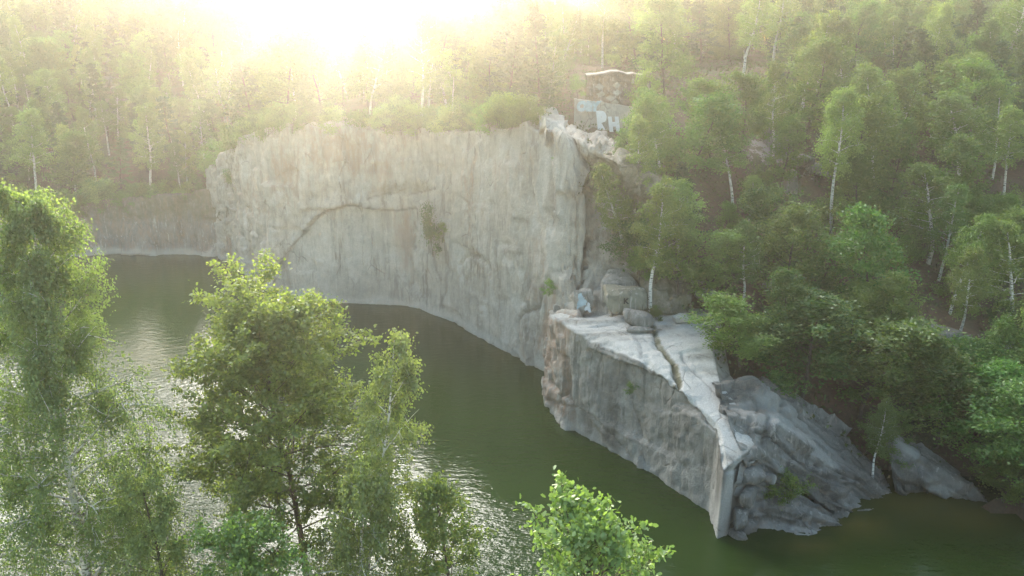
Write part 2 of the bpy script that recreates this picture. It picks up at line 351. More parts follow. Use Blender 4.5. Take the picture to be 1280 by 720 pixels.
# ------------------------------------------------------------------ rock lofts
def loft(rows, step, vstep):
    """rows: list of (k,3) control polylines -> dense grid (nr,nc,3)"""
    rows = [np.asarray(r, float) for r in rows]; k = rows[0].shape[0]
    mean = np.mean(rows, 0); seg = np.linalg.norm(np.diff(mean, axis=0), axis=1); s = np.r_[0, np.cumsum(seg)]
    t = np.linspace(0, s[-1], max(3, int(s[-1] / step)))
    rr = [np.stack([np.interp(t, s, r[:, c]) for c in range(3)], 1) for r in rows]
    out = [rr[0][None]]
    for a, b in zip(rr[:-1], rr[1:]):
        m = max(1, int(np.linalg.norm(a - b, axis=1).mean() / vstep))
        f = (np.arange(1, m + 1) / m)[:, None, None]; out.append(a[None] * (1 - f) + b[None] * f)
    return np.concatenate(out, 0)
def gnormals(G):
    du = np.gradient(G, axis=1); dv = np.gradient(G, axis=0); nn = np.cross(du, dv)
    return nn / np.maximum(np.linalg.norm(nn, axis=-1, keepdims=True), 1e-6)
def blur(n, k):
    for _ in range(k):
        n[1:-1] = (n[:-2] + n[1:-1] * 2 + n[2:]) / 4; n[:, 1:-1] = (n[:, :-2] + n[:, 1:-1] * 2 + n[:, 2:]) / 4
    return n / np.maximum(np.linalg.norm(n, axis=-1, keepdims=True), 1e-6)
def blocks(a, b, sa, sb, s, warp=.35):
    """piecewise constant joints in 2 directions with wandering borders"""
    wa = a + warp * sa * fbm(a / sa * .5, b / sb * .5, 0, 3, s + 11); wb = b + warp * sb * fbm(a / sa * .5, b / sb * .5, 3.3, 3, s + 17)
    col = np.floor(wa / sa); off = _h(col, col * 0, col * 0, s + 3) * sb * 2
    return cellv(wa / sa, (wb + off) / sb, s)
def facets(a, b, sa, sb, s):
    wa = a + .09 * sa * fbm(a / sa * .4, b / sb * .4, 1, 2, s + 1); wb = b + .22 * sb * fbm(a / sa * .5, b / sb * .4, 7, 2, s + 2)
    ia = np.floor(wa / sa + .35 * (b / sb)); fa = wa / sa + .35 * (b / sb) - ia; o_ = _h(ia, ia * 0, ia * 0, s + 5); ib = np.floor(wb / sb + o_); fb = wb / sb + o_ - ib; z_ = ia * 0
    return (_h(ia, ib, z_, s) - .5) * 1.0 + (fa - .5) * (_h(ia, ib, z_, s + 7) - .5) * 1.6 + (fb - .5) * (_h(ia, ib, z_, s + 9) - .5) * 1.4
PATCHES = []
def px_features(G, base=None):
    return to_px(G)
def seg_d(px, py, pts): return dist_line(px, py, [np.array(p, float) for p in pts])

def build_cliff(name, base, rimz, lean, cap, mat, amp=1.0, feat=None, step=.32, seed=0, kind='structure', blk=(3.2, 6.0), **tags):
    b = np.array([p[:2] for p in base]); z = np.array(rimz, float); k = len(b)
    tang = np.gradient(b, axis=0); nrm = np.stack([tang[:, 1], -tang[:, 0]], 1); nrm /= np.linalg.norm(nrm, axis=1)[:, None]
    lean = np.broadcast_to(np.asarray(lean, float), (k,))
    r0 = np.c_[b + nrm * .2, np.full(k, -1.5)]; r1 = np.c_[b - nrm * lean[:, None], z]
    if isinstance(cap, (int, float)): cap = [cap] * k
    if isinstance(cap[0], (int, float)):
        cap = np.array(cap)[:, None]
        c1 = b - nrm * (lean[:, None] + cap * .5); c2 = b - nrm * (lean[:, None] + cap)
        r2 = np.c_[c1, np.minimum(z + .2, land(c1[:, 0], c1[:, 1]) + .5)]; r3 = np.c_[c2, land(c2[:, 0], c2[:, 1]) - .9]; rows = [r0, r1, r2, r3]
    else: rows = [r0, r1] + [np.asarray(c) for c in cap]
    G = loft(rows, step, step); nr, nc = G.shape[:2]
    PATCHES.append(G); Nn = blur(gnormals(G), 14)
    if np.mean(Nn[:nr // 3, :, 1]) > 0: Nn = -Nn
    s = np.broadcast_to(np.r_[0, np.cumsum(np.linalg.norm(np.diff(G[0], axis=0), axis=1))][None], (nr, nc)); zz = G[..., 2]
    zz = zz + 0
    if name == 'cliff': G[..., 2] += .35 * np.round(fbm(s * .3, 0, 0, 3, seed + 44) * 2.2) * .5 * smooth(.6, 1, zz / np.maximum(zz.max(0), 1))[...] * (zz > 3)
    d = blocks(s, zz, blk[0], blk[1] * 2.2, seed) * .38 + blocks(s, zz, blk[0] * .45, blk[1], seed + 31) * .16 + blocks(s, zz, blk[0] * 2.5, blk[1] * 3, seed + 51) * .5
    d += facets(s, zz, 5.2, 6.5, seed + 13) * .95 + facets(s, zz, 1.9, 2.6, seed + 17) * .32
    d += facets(s, zz, .75, 3.5, seed + 27) * .13; d += fbm(s * .12, zz * .10, 1.7, 3, seed + 71) * .28 + fbm(s * 1.3, zz * .8, 1, 4, seed + 90) * .07
    at = {k_: np.zeros_like(zz) for k_ in ('rust', 'stain_shade', 'pale', 'moss')}
    qx, qy = to_px(G)
    if feat: d = feat(G, s, zz, qx, qy, d, at)
    at['stain_shade'] = np.maximum(at['stain_shade'], .65 * smooth(.42, .15, zz + .15 * fbm(s * .9, 0, 0, 3, 19)))
    at['pale'] = np.maximum(at['pale'], .55 * smooth(1.5, .6, zz + .5 * fbm(s * .4, 0, 0, 2, 9)) * (zz > -.1))
    G = G + Nn * (d * amp)[..., None]
    if name == 'rock_ledge':
        ri = int(np.argmin(np.abs(G[:, nc // 2] - r1[len(r1) // 2]).sum(-1))); dr = np.abs(np.arange(nr) - ri)[:, None] * step; ss = s[0][None]
        chip = np.clip(cellv(ss / .9 + .4 * vnoise(ss, 0, 0, 3), ss * 0, 5), 0, 1) * .42 + np.clip(cellv(ss / 2.7, ss * 0, 9), 0, 1) * .35 + .12 * np.abs(vnoise(ss * 2.5, 0, 0, 4))
        G[..., 2] -= chip * smooth(.9, .1, dr); G[..., 1] += chip * .5 * smooth(.9, .1, dr)
    me = mesh_np(name, G.reshape(-1, 3), grid_faces(nr, nc), mat, False, at)
    return link(name, me, kind=kind, **tags), G

Bpx = {k: WL[i] for i, k in enumerate(range(len(WL)))}
# far left bank
def f_left(G, s, z, qx, qy, d, at):
    at['moss'] = .35 * smooth(4, 8, z) + .1; at['rust'] = .2 + 0 * z; return d
build_cliff('cliff_bank', WL[0:7], [8, 9, 9.5, 10, 11, 12.5, 15], [2, 2, 2, 2, 1.5, 1, 1], 7, M_bank, .8, f_left, .45, 100)
# main cliff
def f_main(G, s, z, qx, qy, d, at):
    # exfoliation arc: the sheet above and left of it stands proud of the smooth lower slab
    arc = [(335, 372), (345, 338), (366, 306), (392, 276), (412, 261), (430, 257), (500, 262), (560, 262)]
    ax, ay = np.array(arc).T; yy = np.interp(qx, ax, ay + 0.0); wob = 3 * vnoise(qx * .05, 0, 0, 4)
    low = (qy > yy + wob) & (qx > 338) & (qx < 528); lw = low * smooth(336, 362, qx) * smooth(530, 498, qx); d = d * (1 - .75 * lw) - .55 * lw
    up = smooth(26, 0, yy + wob - qy) * (qy <= yy + wob) * (qx > 338) * (qx < 528); d = d + .35 * up
    at['stain_shade'] = np.maximum(at['stain_shade'], .8 * smooth(2.2, .4, np.abs(qy - yy - wob)) * (qx > 336) * (qx < 520))  # shadow line under the proud sheet, put into the colour along the arc
    l2 = seg_d(qx, qy, [(462, 247), (480, 243), (510, 244), (540, 236)]); at['stain_shade'] = np.maximum(at['stain_shade'], .7 * smooth(1.8, .3, l2)); d = d - .3 * smooth(3, 0, l2)
    # smooth right face
    rf = smooth(522, 535, qx); d = d * (1 - .45 * rf)
    a2 = seg_d(qx, qy, [(577, 330), (583, 322), (600, 320), (615, 330), (617, 345)]); d = d - .35 * smooth(4, 0, a2); at['stain_shade'] = np.maximum(at['stain_shade'], .5 * smooth(2, .2, a2) * (qx > 596))
    a3 = seg_d(qx, qy, [(650, 430), (649, 400), (656, 391), (672, 386), (678, 360)]); d = d - .5 * smooth(4, 0, a3); at['stain_shade'] = np.maximum(at['stain_shade'], .6 * smooth(2, .2, a3))
    for x0, y0, x1, y1, w_, v in [(513, 290, 514, 370, 3.5, .3), (403, 175, 410, 250, 2, .4), (536, 310, 548, 350, 2, .5), (560, 315, 553, 385, 3, .45), (370, 190, 372, 250, 2.5, .35), (430, 170, 430, 240, 2, .35),
                                  (452, 270, 453, 310, 1.2, .4), (432, 268, 436, 300, 1.2, .4), (478, 268, 480, 340, 1.5, .3), (412, 285, 413, 350, 1.2, .3), (322, 345, 352, 300, 1.6, .2), (664, 330, 660, 400, 4, .35), (300, 220, 303, 300, 4, .35), (468, 170, 470, 240, 5, .35), (640, 390, 640, 440, 2, .3)]:
        l = seg_d(qx + 2.5 * vnoise(qy * .08, x0, 0, 8), qy, [(x0, y0), (x1, y1)]); at['stain_shade'] = np.maximum(at['stain_shade'], v * smooth(w_, w_ * .2, l)); d = d - .1 * smooth(w_, 0, l)
    l = seg_d(qx, qy, [(560, 215), (566, 400)]); d = d - .35 * smooth(5, 0, l)
    for cx, cy_, rx, ry, v in [(505, 300, 12, 40, .5), (430, 190, 60, 34, .42), (360, 210, 30, 40, .35), (590, 230, 14, 60, .25), (640, 210, 30, 20, .3), (690, 420, 14, 40, .6), (668, 300, 10, 60, .2), (470, 215, 20, 30, .3), (320, 240, 30, 50, .2), (560, 200, 20, 30, .1)]:
        at['rust'] = np.maximum(at['rust'], v * np.exp(-((qx - cx) / rx) ** 2 - ((qy - cy_) / ry) ** 2))
    for cx, cy_, rx, ry, v in [(690, 250, 22, 90, .75), (630, 370, 16, 60, .5), (650, 200, 30, 30, .5), (602, 250, 6, 70, .35), (430, 320, 80, 50, .45), (610, 350, 6, 80, .4)]:
        at['pale'] = np.maximum(at['pale'], v * np.exp(-((qx - cx) / rx) ** 2 - ((qy - cy_) / ry) ** 2) * smooth(-.5, .5, fbm(s * .5, z * .12, 0, 4, 55) + .2))
    lb = smooth(345, 295, qx); at['moss'] = np.maximum(at['moss'], .25 * lb); at['moss'] = np.maximum(at['moss'], .4 * np.exp(-((qx - 500) / 60) ** 2 - ((qy - 235) / 14) ** 2) + .3 * np.exp(-((qx - 352) / 20) ** 2 - ((qy - 320) / 30) ** 2))
    return d
main_rim = [(290, 182, 19.5), (318, 172, 23), (345, 162, 25.8), (430, 156, 26.2), (522, 158, 26.5), (550, 160, 26.7), (600, 165, 27.8), (650, 163, 28.8), (683, 166, 29)]
mb = list(WL[6:15]); mz = [r[2] for r in main_rim]
dD = (WL[14] - WL[13]) / np.linalg.norm(WL[14] - WL[13])
mb_ext = [WL[6] + np.array([-6, 6])] + mb + [WL[14] + dD * k for k in (1.2, 2.6, 3.6, 4.4)]
build_cliff('cliff', mb_ext, [14] + mz + [28.6, 26.3, 21.5, 12], [1] * 14, [5] * 10 + [3, 2, 1, .6], M_rock, 1.0, f_main, .28, 7)

# ledge promontory: a block of the quarry floor left standing
base = [P(683, 463), P(684, 482), P(687, 500), P(692, 517), P(715, 540), P(757, 560), P(800, 582), P(845, 612), P(887, 640), P(897, 673), P(934, 655)]
rim = [(697, 404, 8.2), (702, 406, 9.0), (710, 406, 10.2), (721, 406, 11.1), (737, 414, 11.2), (768, 429, 11.1), (804, 447, 10.8), (850, 486, 9.7), (898, 536, 8.2), (924, 578, 6.5), (940, 578, 5.9)]
mid_ = [(712, 398, 8.9), (722, 400, 9.6), (735, 399, 10.8), (760, 400, 11.2), (800, 405, 11.2), (832, 425, 11.0), (846, 442, 10.8), (876, 480, 9.7), (912, 525, 8.4), (934, 566, 6.9), (948, 570, 5.9)]
back = [(728, 388, 9.6), (745, 390, 10.4), (768, 391, 10.8), (800, 392, 11.0), (850, 394, 11.2), (887, 402, 11.1), (890, 430, 10.9), (900, 480, 9.6), (922, 508, 8.7), (950, 550, 7.1), (960, 560, 5.9)]
back2 = [tuple(np.array(b) + [14, -10, -1.0]) for b in back]
def f_ledge(G, s, z, qx, qy, d, at):
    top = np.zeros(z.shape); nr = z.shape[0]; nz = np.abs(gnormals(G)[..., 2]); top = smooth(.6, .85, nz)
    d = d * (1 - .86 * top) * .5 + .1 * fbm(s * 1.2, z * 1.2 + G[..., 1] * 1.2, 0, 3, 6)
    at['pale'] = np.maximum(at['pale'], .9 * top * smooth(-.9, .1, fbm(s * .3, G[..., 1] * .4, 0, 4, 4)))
    brn = smooth(722, 705, qx); at['rust'] = .3 * brn * (1 - .6 * top); d = d + brn * .5 * blocks(s, z, 1.3, 2.2, 77)
    for pts, w_, v in [([(815, 405), (822, 430), (842, 455), (850, 490), (880, 520), (900, 545)], 3.2, .8), ([(790, 397), (797, 425), (800, 443)], 1.4, .6), ([(850, 440), (868, 462), (895, 490), (930, 530)], 2.4, .6),
                       ([(842, 455), (850, 480)], 5, .5), ([(800, 444), (812, 446)], 2, .5), ([(735, 410), (770, 405), (830, 440)], .8, .3), ([(868, 500), (895, 560)], 1.2, .35)]:
        l = seg_d(qx + 3 * vnoise(qy * .1, qx * .1, 0, 8), qy, pts); f = smooth(w_, w_ * .2, l) * np.maximum(top, .25); at['stain_shade'] = np.maximum(at['stain_shade'], v * f); d = d - .35 * f
    at['moss'] = np.maximum(at['moss'], .6 * smooth(7, 1, seg_d(qx, qy, [(815, 405), (824, 432), (845, 458), (850, 480)])))
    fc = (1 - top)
    at['stain_shade'] = np.maximum(at['stain_shade'], fc * .25 * smooth(705, 740, qx)); at['stain_shade'] = np.maximum(at['stain_shade'], fc * .72 * smooth(-.05, .55, fbm(s * .38, z * .05, 2, 5, 61) + .25 * smooth(3, 9, z)) * smooth(705, 730, qx))
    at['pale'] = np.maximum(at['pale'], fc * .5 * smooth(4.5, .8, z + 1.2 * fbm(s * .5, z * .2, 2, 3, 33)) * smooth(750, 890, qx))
    tail = smooth(s.max() - 2.6, s.max() - 1.9, s) * (1 - top); d = d * (1 - .8 * smooth(860, 900, qx)) - .3 * tail; at['stain_shade'] = np.maximum(at['stain_shade'], .35 * tail); at['pale'] = np.maximum(at['pale'], .8 * fc * smooth(16, 6, seg_d(qx, qy, [(897, 668), (924, 582)])) * (1 - tail))
    d = d - .3 * fc * smooth(2.2, 0, seg_d(qx, qy, [(690, 500), (740, 520), (770, 550), (790, 575)])) - .3 * fc * smooth(2, 0, seg_d(qx, qy, [(775, 470), (790, 520), (805, 580)]))
    return d
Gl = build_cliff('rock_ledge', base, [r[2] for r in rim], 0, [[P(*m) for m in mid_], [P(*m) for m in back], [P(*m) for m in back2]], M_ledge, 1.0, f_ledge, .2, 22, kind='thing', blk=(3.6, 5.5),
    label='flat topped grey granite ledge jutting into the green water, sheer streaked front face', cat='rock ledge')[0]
# use the exact rim points (overrides the lean)
def patch(name, rows, mat, amp=.5, seed=0, step=.18, blk=(1.6, 1.2), feat=None, **tags):
    G = loft([[P(*c) for c in r] for r in rows], step, step); PATCHES.append(G); Nn = blur(gnormals(G), 6)
    if np.mean(Nn[..., 2]) < 0: Nn = -Nn
    nr, nc = G.shape[:2]; s = np.broadcast_to(np.arange(nc)[None] * step, (nr, nc)).astype(float); z = np.broadcast_to(np.arange(nr)[:, None] * step, (nr, nc)).astype(float)
    d = blocks(s, z, blk[0] * 1.6, blk[1] * 1.3, seed) * .55 + blocks(s + z * .5, z, blk[0] * .6, blk[1] * .6, seed + 5) * .2 + facets(s, z, blk[0] * 1.8, blk[1] * 2.2, seed + 8) * .6 + facets(s, z, blk[0] * .6, blk[1] * .9, seed + 9) * .2 + fbm(s * .22, z * .22, 0, 2, seed) * .2 + fbm(s * 1.4, z * 1.4, 0, 4, seed + 3) * .07
    at = {k_: np.zeros_like(z) for k_ in ('rust', 'stain_shade', 'pale', 'moss')}; qx, qy = to_px(G)
    if feat: d = feat(G, s, z, qx, qy, d, at)
    me = mesh_np(name, (G + Nn * (d * amp)[..., None]).reshape(-1, 3), grid_faces(nr, nc), mat, False, at)
    return link(name, me, **tags), G
def f_slab(G, s, z, qx, qy, d, at):
    at['pale'] = .5 * smooth(.1, .5, fbm(s * .12, z * .5, 0, 4, 3)); at['stain_shade'] = .75 * smooth(.15, .45, fbm(s * .10 + 9, z * .6, 0, 4, 13))
    for pts, w_ in [([(945, 540), (975, 555), (1010, 590), (1060, 600)], 2), ([(975, 500), (1000, 530), (1045, 560), (1060, 575)], 3), ([(960, 525), (950, 555)], 2), ([(1020, 580), (1080, 602)], 1.5)]:
        if G[0, 0, 2] < 6 or G[0, 0, 0] > 30: break
        l = seg_d(qx + 4 * vnoise(qy * .07, qx * .07, 0, 8), qy, pts); at['stain_shade'] = np.maximum(at['stain_shade'], .8 * smooth(w_, .3, l)); d = d - .7 * smooth(w_ * 1.6, 0, l)
    at['stain_shade'] = np.maximum(at['stain_shade'], .7 * smooth(5, 1.5, seg_d(qx + 3 * vnoise(qx * .08, qy * .08, 0, 7), qy, [(928, 580), (940, 596), (985, 612), (1030, 640), (1052, 652)])))
    at['stain_shade'] = np.maximum(at['stain_shade'], .55 * smooth(9, 2, seg_d(qx, qy, [(945, 484), (990, 508), (1042, 553), (1092, 600)])))
    return d
patch('rock_slab', [[(880, 468, 8.8), (938, 466, 8.6), (1000, 498, 6.9), (1055, 545, 3.6), (1098, 592, .9), (1112, 615, -.9)],
                    [(893, 484, 9.9), (940, 480, 9.6), (985, 507, 8.2), (1040, 556, 4.9), (1085, 600, 1.9), (1105, 624, -.5)],
                    [(908, 522, 8.7), (945, 530, 8.2), (985, 555, 6.0), (1030, 590, 3.2), (1070, 616, 1.1), (1098, 634, -.5)],
                    [(928, 572, 6.7), (958, 580, 5.2), (990, 600, 3.4), (1030, 625, 1.7), (1060, 640, .5), (1085, 648, -.6)],
                    [(929, 590, 4.6), (957, 597, 3.6), (988, 612, 2.2), (1026, 634, .5), (1052, 650, -.6), (1075, 655, -1.2)]],
      M_slab, .9, 41, .18, (2.6, .9), f_slab, label='long grey slanting rock slab running down right from the ledge into the water', cat='rock slab', kind='thing')
patch('rock_slab', [[(926, 572, 6.6), (948, 588, 4.8), (985, 604, 2.8), (1020, 628, 1.6), (1053, 655, -.4)],
                    [(910, 622, 3.4), (940, 625, 2.6), (978, 636, 1.9), (1012, 648, 1.0), (1054, 662, -.5)],
                    [(896, 672, -.1), (925, 673, -.2), (970, 673, -.2), (1008, 672, -.2), (1052, 666, -.6)],
                    [(896, 676, -.9), (925, 676, -.9), (970, 676, -.9), (1008, 676, -.9), (1052, 670, -1)]],
      M_slab, .85, 57, .16, (2.2, 1.1), f_slab, label='low blue grey rock wedge at the foot of the ledge tip, below the small bush', cat='rock slab', kind='thing')
patch('rock_slab', [[(1092, 528, 5.0), (1115, 535, 4.6), (1160, 565, 3.0), (1205, 595, 1.0), (1240, 628, -.8)],
                    [(1102, 540, 5.2), (1128, 560, 4.3), (1166, 586, 2.6), (1205, 612, 1.0), (1236, 637, -.6)],
                    [(1114, 582, 2.8), (1126, 598, 1.8), (1160, 606, 1.0), (1190, 622, .2), (1226, 640, -.7)],
                    [(1118, 618, -.4), (1140, 616, -.4), (1165, 614, -.4), (1190, 628, -.6), (1226, 642, -1)]],
      M_slab, .7, 91, .16, (2.2, 1.3), f_slab, label='separate pale grey rock slab among bushes right of the ledge, sloping into shallow water', cat='rock slab', kind='thing')
def f_crag(G, s, z, qx, qy, d, at):
    d = d * .5 + 1.0 * blocks(s, z, 3.4, 3.2, 205, .15) + .4 * blocks(s, z, 1.3, 1.4, 215, .15) + .9 * facets(s, z, 3.4, 3.2, 219)
    at['moss'] = .15 + .35 * smooth(730, 800, qx) + .4 * np.exp(-((qx - 745) / 30) ** 2 - ((qy - 225) / 26) ** 2); at['rust'] = .15 * np.exp(-((qx - 735) / 30) ** 2 - ((qy - 270) / 40) ** 2) + .3 * smooth(380, 400, qy)
    at['pale'] = np.maximum(.8 * smooth(5, 1, seg_d(qx, qy, [(765, 335), (790, 333), (812, 345)])), .7 * np.exp(-((qx - 690) / 22) ** 2 - ((qy - 160) / 12) ** 2))
    at['stain_shade'] = .6 * smooth(4, 1, seg_d(qx, qy, [(716, 200), (722, 260), (728, 330), (716, 375)])) + .5 * smooth(3, 1, seg_d(qx, qy, [(760, 325), (800, 325)]))
    return d
patch('cliff', [[(660, 150, 28.2), (700, 152, 27.8), (740, 172, 26.5), (780, 190, 25.5), (830, 205, 24.5)],
                [(676, 160, 29.3), (703, 163, 28.9), (738, 186, 27.4), (775, 205, 26.3), (830, 235, 23.3)],
                [(703, 190, 26), (727, 200, 25.6), (757, 216, 24.8), (792, 230, 24.3), (835, 250, 22.3)],
                [(716, 240, 21.6), (741, 245, 21.7), (767, 255, 21.3), (802, 262, 21.0), (842, 280, 19)],
                [(713, 300, 16.2), (736, 300, 16.8), (765, 302, 17), (812, 308, 16.8), (852, 318, 15.5)],
                [(706, 345, 12.6), (736, 340, 13.8), (764, 334, 14.6), (812, 346, 14.2), (858, 358, 13)],
                [(698, 380, 9.6), (722, 376, 11.2), (757, 376, 11.6), (820, 386, 11.9), (866, 388, 11.6)],
                [(697, 414, 6.8), (722, 409, 10.3), (772, 402, 10.6), (826, 404, 10.6), (870, 404, 10.6)]],
      M_rock, 1.0, 133, .24, (2.4, 2.4), f_crag, kind='structure')

# sink the terrain sheet under every rock surface laid over it
cell = 1.1; mn = {}
for G in PATCHES[2:]:
    g = G.reshape(-1, 3); g = g[g[:, 2] > 0]
    for i, j, z in zip(np.floor(g[:, 0] / cell).astype(int), np.floor(g[:, 1] / cell).astype(int), g[:, 2]):
        for a in (-1, 0, 1):
            for b in (-1, 0, 1):
                k = (i + a, j + b)
                if z < mn.get(k, 99): mn[k] = z
gm = bpy.data.objects['ground'].data; co = np.empty(len(gm.vertices) * 3, np.float32); gm.vertices.foreach_get('co', co); co = co.reshape(-1, 3)
sel = np.where((co[:, 0] > -60) & (co[:, 0] < 60) & (co[:, 1] > 45) & (co[:, 1] < 160))[0]
for v in sel:
    m = mn.get((int(math.floor(co[v, 0] / cell)), int(math.floor(co[v, 1] / cell))))
    if m is not None and co[v, 2] > m - .9: co[v, 2] = max(m - .9, -2.5)
gm.vertices.foreach_set('co', co.ravel()); gm.update()

#==TREES==
# ------------------------------------------------------------------ trees
class Tubes:
    def __init__(s): s.V = []; s.F = []; s.n = 0
    def tube(s, pts, rad, k=5):
        pts = np.asarray(pts, float); m = len(pts); t = np.gradient(pts, axis=0); t /= np.maximum(np.linalg.norm(t, axis=1, keepdims=True), 1e-6)
        ref = np.where(np.abs(t[:, 2:3]) > .9, np.array([[1., 0, 0]]), np.array([[0, 0, 1.]])); a = np.cross(t, ref); a /= np.maximum(np.linalg.norm(a, axis=1, keepdims=True), 1e-6); b = np.cross(t, a)
        an = np.arange(k) / k * 2 * math.pi; r = np.asarray(rad, float)[:, None, None]
        v = pts[:, None] + r * (np.cos(an)[None, :, None] * a[:, None] + np.sin(an)[None, :, None] * b[:, None])
        s.V.append(v.reshape(-1, 3)); i = np.arange(m - 1)[:, None] * k + np.arange(k)[None]; j = np.arange(m - 1)[:, None] * k + (np.arange(k)[None] + 1) % k
        s.F.append(np.stack([i, j, j + k, i + k], -1).reshape(-1, 4) + s.n); s.n += m * k
    def mesh(s, name, mat): return mesh_np(name, np.concatenate(s.V), np.concatenate(s.F), mat, True)
LEAF = {
 'quad': (np.array([[0, 0], [.5, .28], [1, 0], [.5, -.28]]), None),
 'oval': (np.array([[0, 0], [.25, .26], [.6, .34], [1, 0], [.6, -.34], [.25, -.26]]), None),
 'oak': (np.array([[0, 0], [.14, .08], [.22, .2], [.32, .12], [.44, .28], [.54, .16], [.68, .31], [.8, .17], [.95, .14], [1, 0], [.95, -.14], [.8, -.17], [.68, -.31], [.54, -.16], [.44, -.28], [.32, -.12], [.22, -.2], [.14, -.08]]), None)}
def leaves(name, pos, size, mat, shape='quad', up=.35, dirs=None, droop=0.0, vary=.35, r=rng):
    n_ = len(pos); P2 = LEAF[shape][0]; k = len(P2)
    if dirs is None: d = r.normal(size=(n_, 3)); d[:, 2] -= droop
    else: d = dirs + r.normal(size=(n_, 3)) * .45
    d /= np.linalg.norm(d, axis=1, keepdims=True)
    nn = r.normal(size=(n_, 3)); nn[:, 2] = np.abs(nn[:, 2]) + up; nn -= (nn * d).sum(1, keepdims=True) * d; nn /= np.maximum(np.linalg.norm(nn, axis=1, keepdims=True), 1e-6)
    sd = np.cross(nn, d); sz = size * (1 + vary * r.uniform(-1, 1, n_))[:, None, None]
    fold = np.abs(P2[:, 1]) * .35
    V = pos[:, None] + sz * (P2[None, :, 0, None] * d[:, None] + P2[None, :, 1, None] * sd[:, None] + fold[None, :, None] * nn[:, None])
    F = np.arange(n_ * k).reshape(n_, k); return mesh_np(name, V.reshape(-1, 3), F, mat)
def wander(p0, d0, L, nseg, up=0.0, jit=.15, r=rng):
    p = np.array(p0, float); d = np.array(d0, float); d /= np.linalg.norm(d); out = [p.copy()]
    for i in range(nseg):
        d = d + r.normal(size=3) * jit + np.array([0, 0, up]) / nseg; d /= np.linalg.norm(d); p = p + d * L / nseg; out.append(p.copy())
    return np.array(out)
def grow(H, spread, base=.3, nb=26, kind='broad', nleaf=6000, lsize=.2, seed=0, trunk_r=None, top_leaf=1.0, cl=.42, lean=(0, 0), stems=1, shape='quad', sub=4, lower=0.55, nstr=5, topn=.6, puff=0):
    """returns (trunk tubes, anchor points, anchor directions). Every height is in metres."""
    r = np.random.default_rng(seed); tb = Tubes(); anc = []; adir = []; trunk_r = trunk_r or H * .011
    for st in range(stems):
        ang = r.uniform(0, 6.28); off = 0 if stems == 1 else .35; ld = np.array([lean[0] + math.cos(ang) * off * .5, lean[1] + math.sin(ang) * off * .5, 1.0])
        Hs = H * (1 if st == 0 else r.uniform(.65, .92))
        tr = wander((0, 0, -.6), ld, Hs, 12, .12, .035 if kind != 'broad' else .06, r); tt = np.linspace(0, 1, 13)
        tb.tube(tr, trunk_r * (1 - tt * .93) ** .8 * (1 if stems == 1 else .7), 7)
        nbs = max(5, nb // stems)
        for i in range(nbs):
            f = base + (1 - base) * ((i + r.uniform(0, 1)) / nbs) ** .9; f = min(f, .985)
            p = np.array([np.interp(f, tt, tr[:, c]) for c in range(3)]); q = (f - base) / (1 - base)
            if kind == 'conifer': L = spread * (1.02 - q) * r.uniform(.75, 1.1); el = .0 + .35 * q
            elif kind == 'birch': L = spread * (lower + (1 - lower) * min(1, q * 3)) * (1.0 - .75 * q ** 1.6) * r.uniform(.6, 1.15); el = R(30 + 25 * q)
            else: L = spread * (lower + (1 - lower) * math.sin(min(1, q * 1.6 + .1) * 1.57)) * (1 - topn * q ** 3) * r.uniform(.6, 1.18); el = R(12 + 50 * q)
            az = i * 2.399 + r.uniform(-.5, .5); d0 = (math.cos(az) * math.cos(el), math.sin(az) * math.cos(el), math.sin(el))
            br_ = wander(p, d0, L, 6, {'birch': -.35, 'broad': .25, 'conifer': .15}[kind], .12, r); rb = trunk_r * (1 - f * .85) * .45
            tb.tube(br_, np.linspace(rb, rb * .15, 7), 4)
            for j in range(sub + 1):
                if j < sub:
                    g = r.uniform(.3, .95); p2 = np.array([np.interp(g * 6, range(7), br_[:, c]) for c in range(3)])
                    a2 = r.normal(size=3) + np.array(d0) * 1.1 + np.array([0, 0, .25]); b2 = wander(p2, a2, L * r.uniform(.25, .5), 3, 0, .15, r)
                    tb.tube(b2, np.linspace(rb * .35, rb * .1, 4), 3)
                else: b2 = br_[3:]
                dv = b2[-1] - b2[-2]; dv /= np.linalg.norm(dv)
                if kind == 'birch':
                    for h in range(nstr):
                        g = r.uniform(0, 1); p3 = b2[0] * (1 - g) + b2[-1] * g; Ls = r.uniform(.3, 1.5) * H / 15 * (1 - .6 * q); m_ = 7
                        hang = p3 + np.linspace(0, 1, m_)[:, None] * np.array([dv[0] * .35, dv[1] * .35, -1.0]) * Ls + r.normal(size=(m_, 3)) * .05
                        anc.append(hang); adir.append(np.tile([dv[0] * .4, dv[1] * .4, -.8], (m_, 1)))
                else:
                    m_ = 6; g = np.linspace(.2 if not puff else .6, 1.08, m_)[:, None]; anc.append(b2[0] * (1 - g) + b2[-1] * g); adir.append(np.tile(dv, (m_, 1)))
    anc = np.concatenate(anc); adir = np.concatenate(adir); idx = r.integers(0, len(anc), nleaf)
    off = r.normal(size=(nleaf, 3)) * cl * r.choice([.55, 1.0, 1.45], size=(nleaf, 1), p=[.5, .38, .12]); off[:, 2] *= .75 if kind != 'conifer' else .35
    return tb, anc[idx] + off, adir[idx], r
def make_tree(kind, H, spread, tmat, lmat, nleaf, lsize, seed, shape='quad', droop=0, **kw):
    tb, pos, dr, r = grow(H, spread, kind=kind, nleaf=nleaf, lsize=lsize, seed=seed, **kw)
    return tb.mesh('trunk', tmat), leaves('crown', pos, lsize, lmat, shape, r=r, droop=droop, dirs=dr if kind != 'broad' else None)
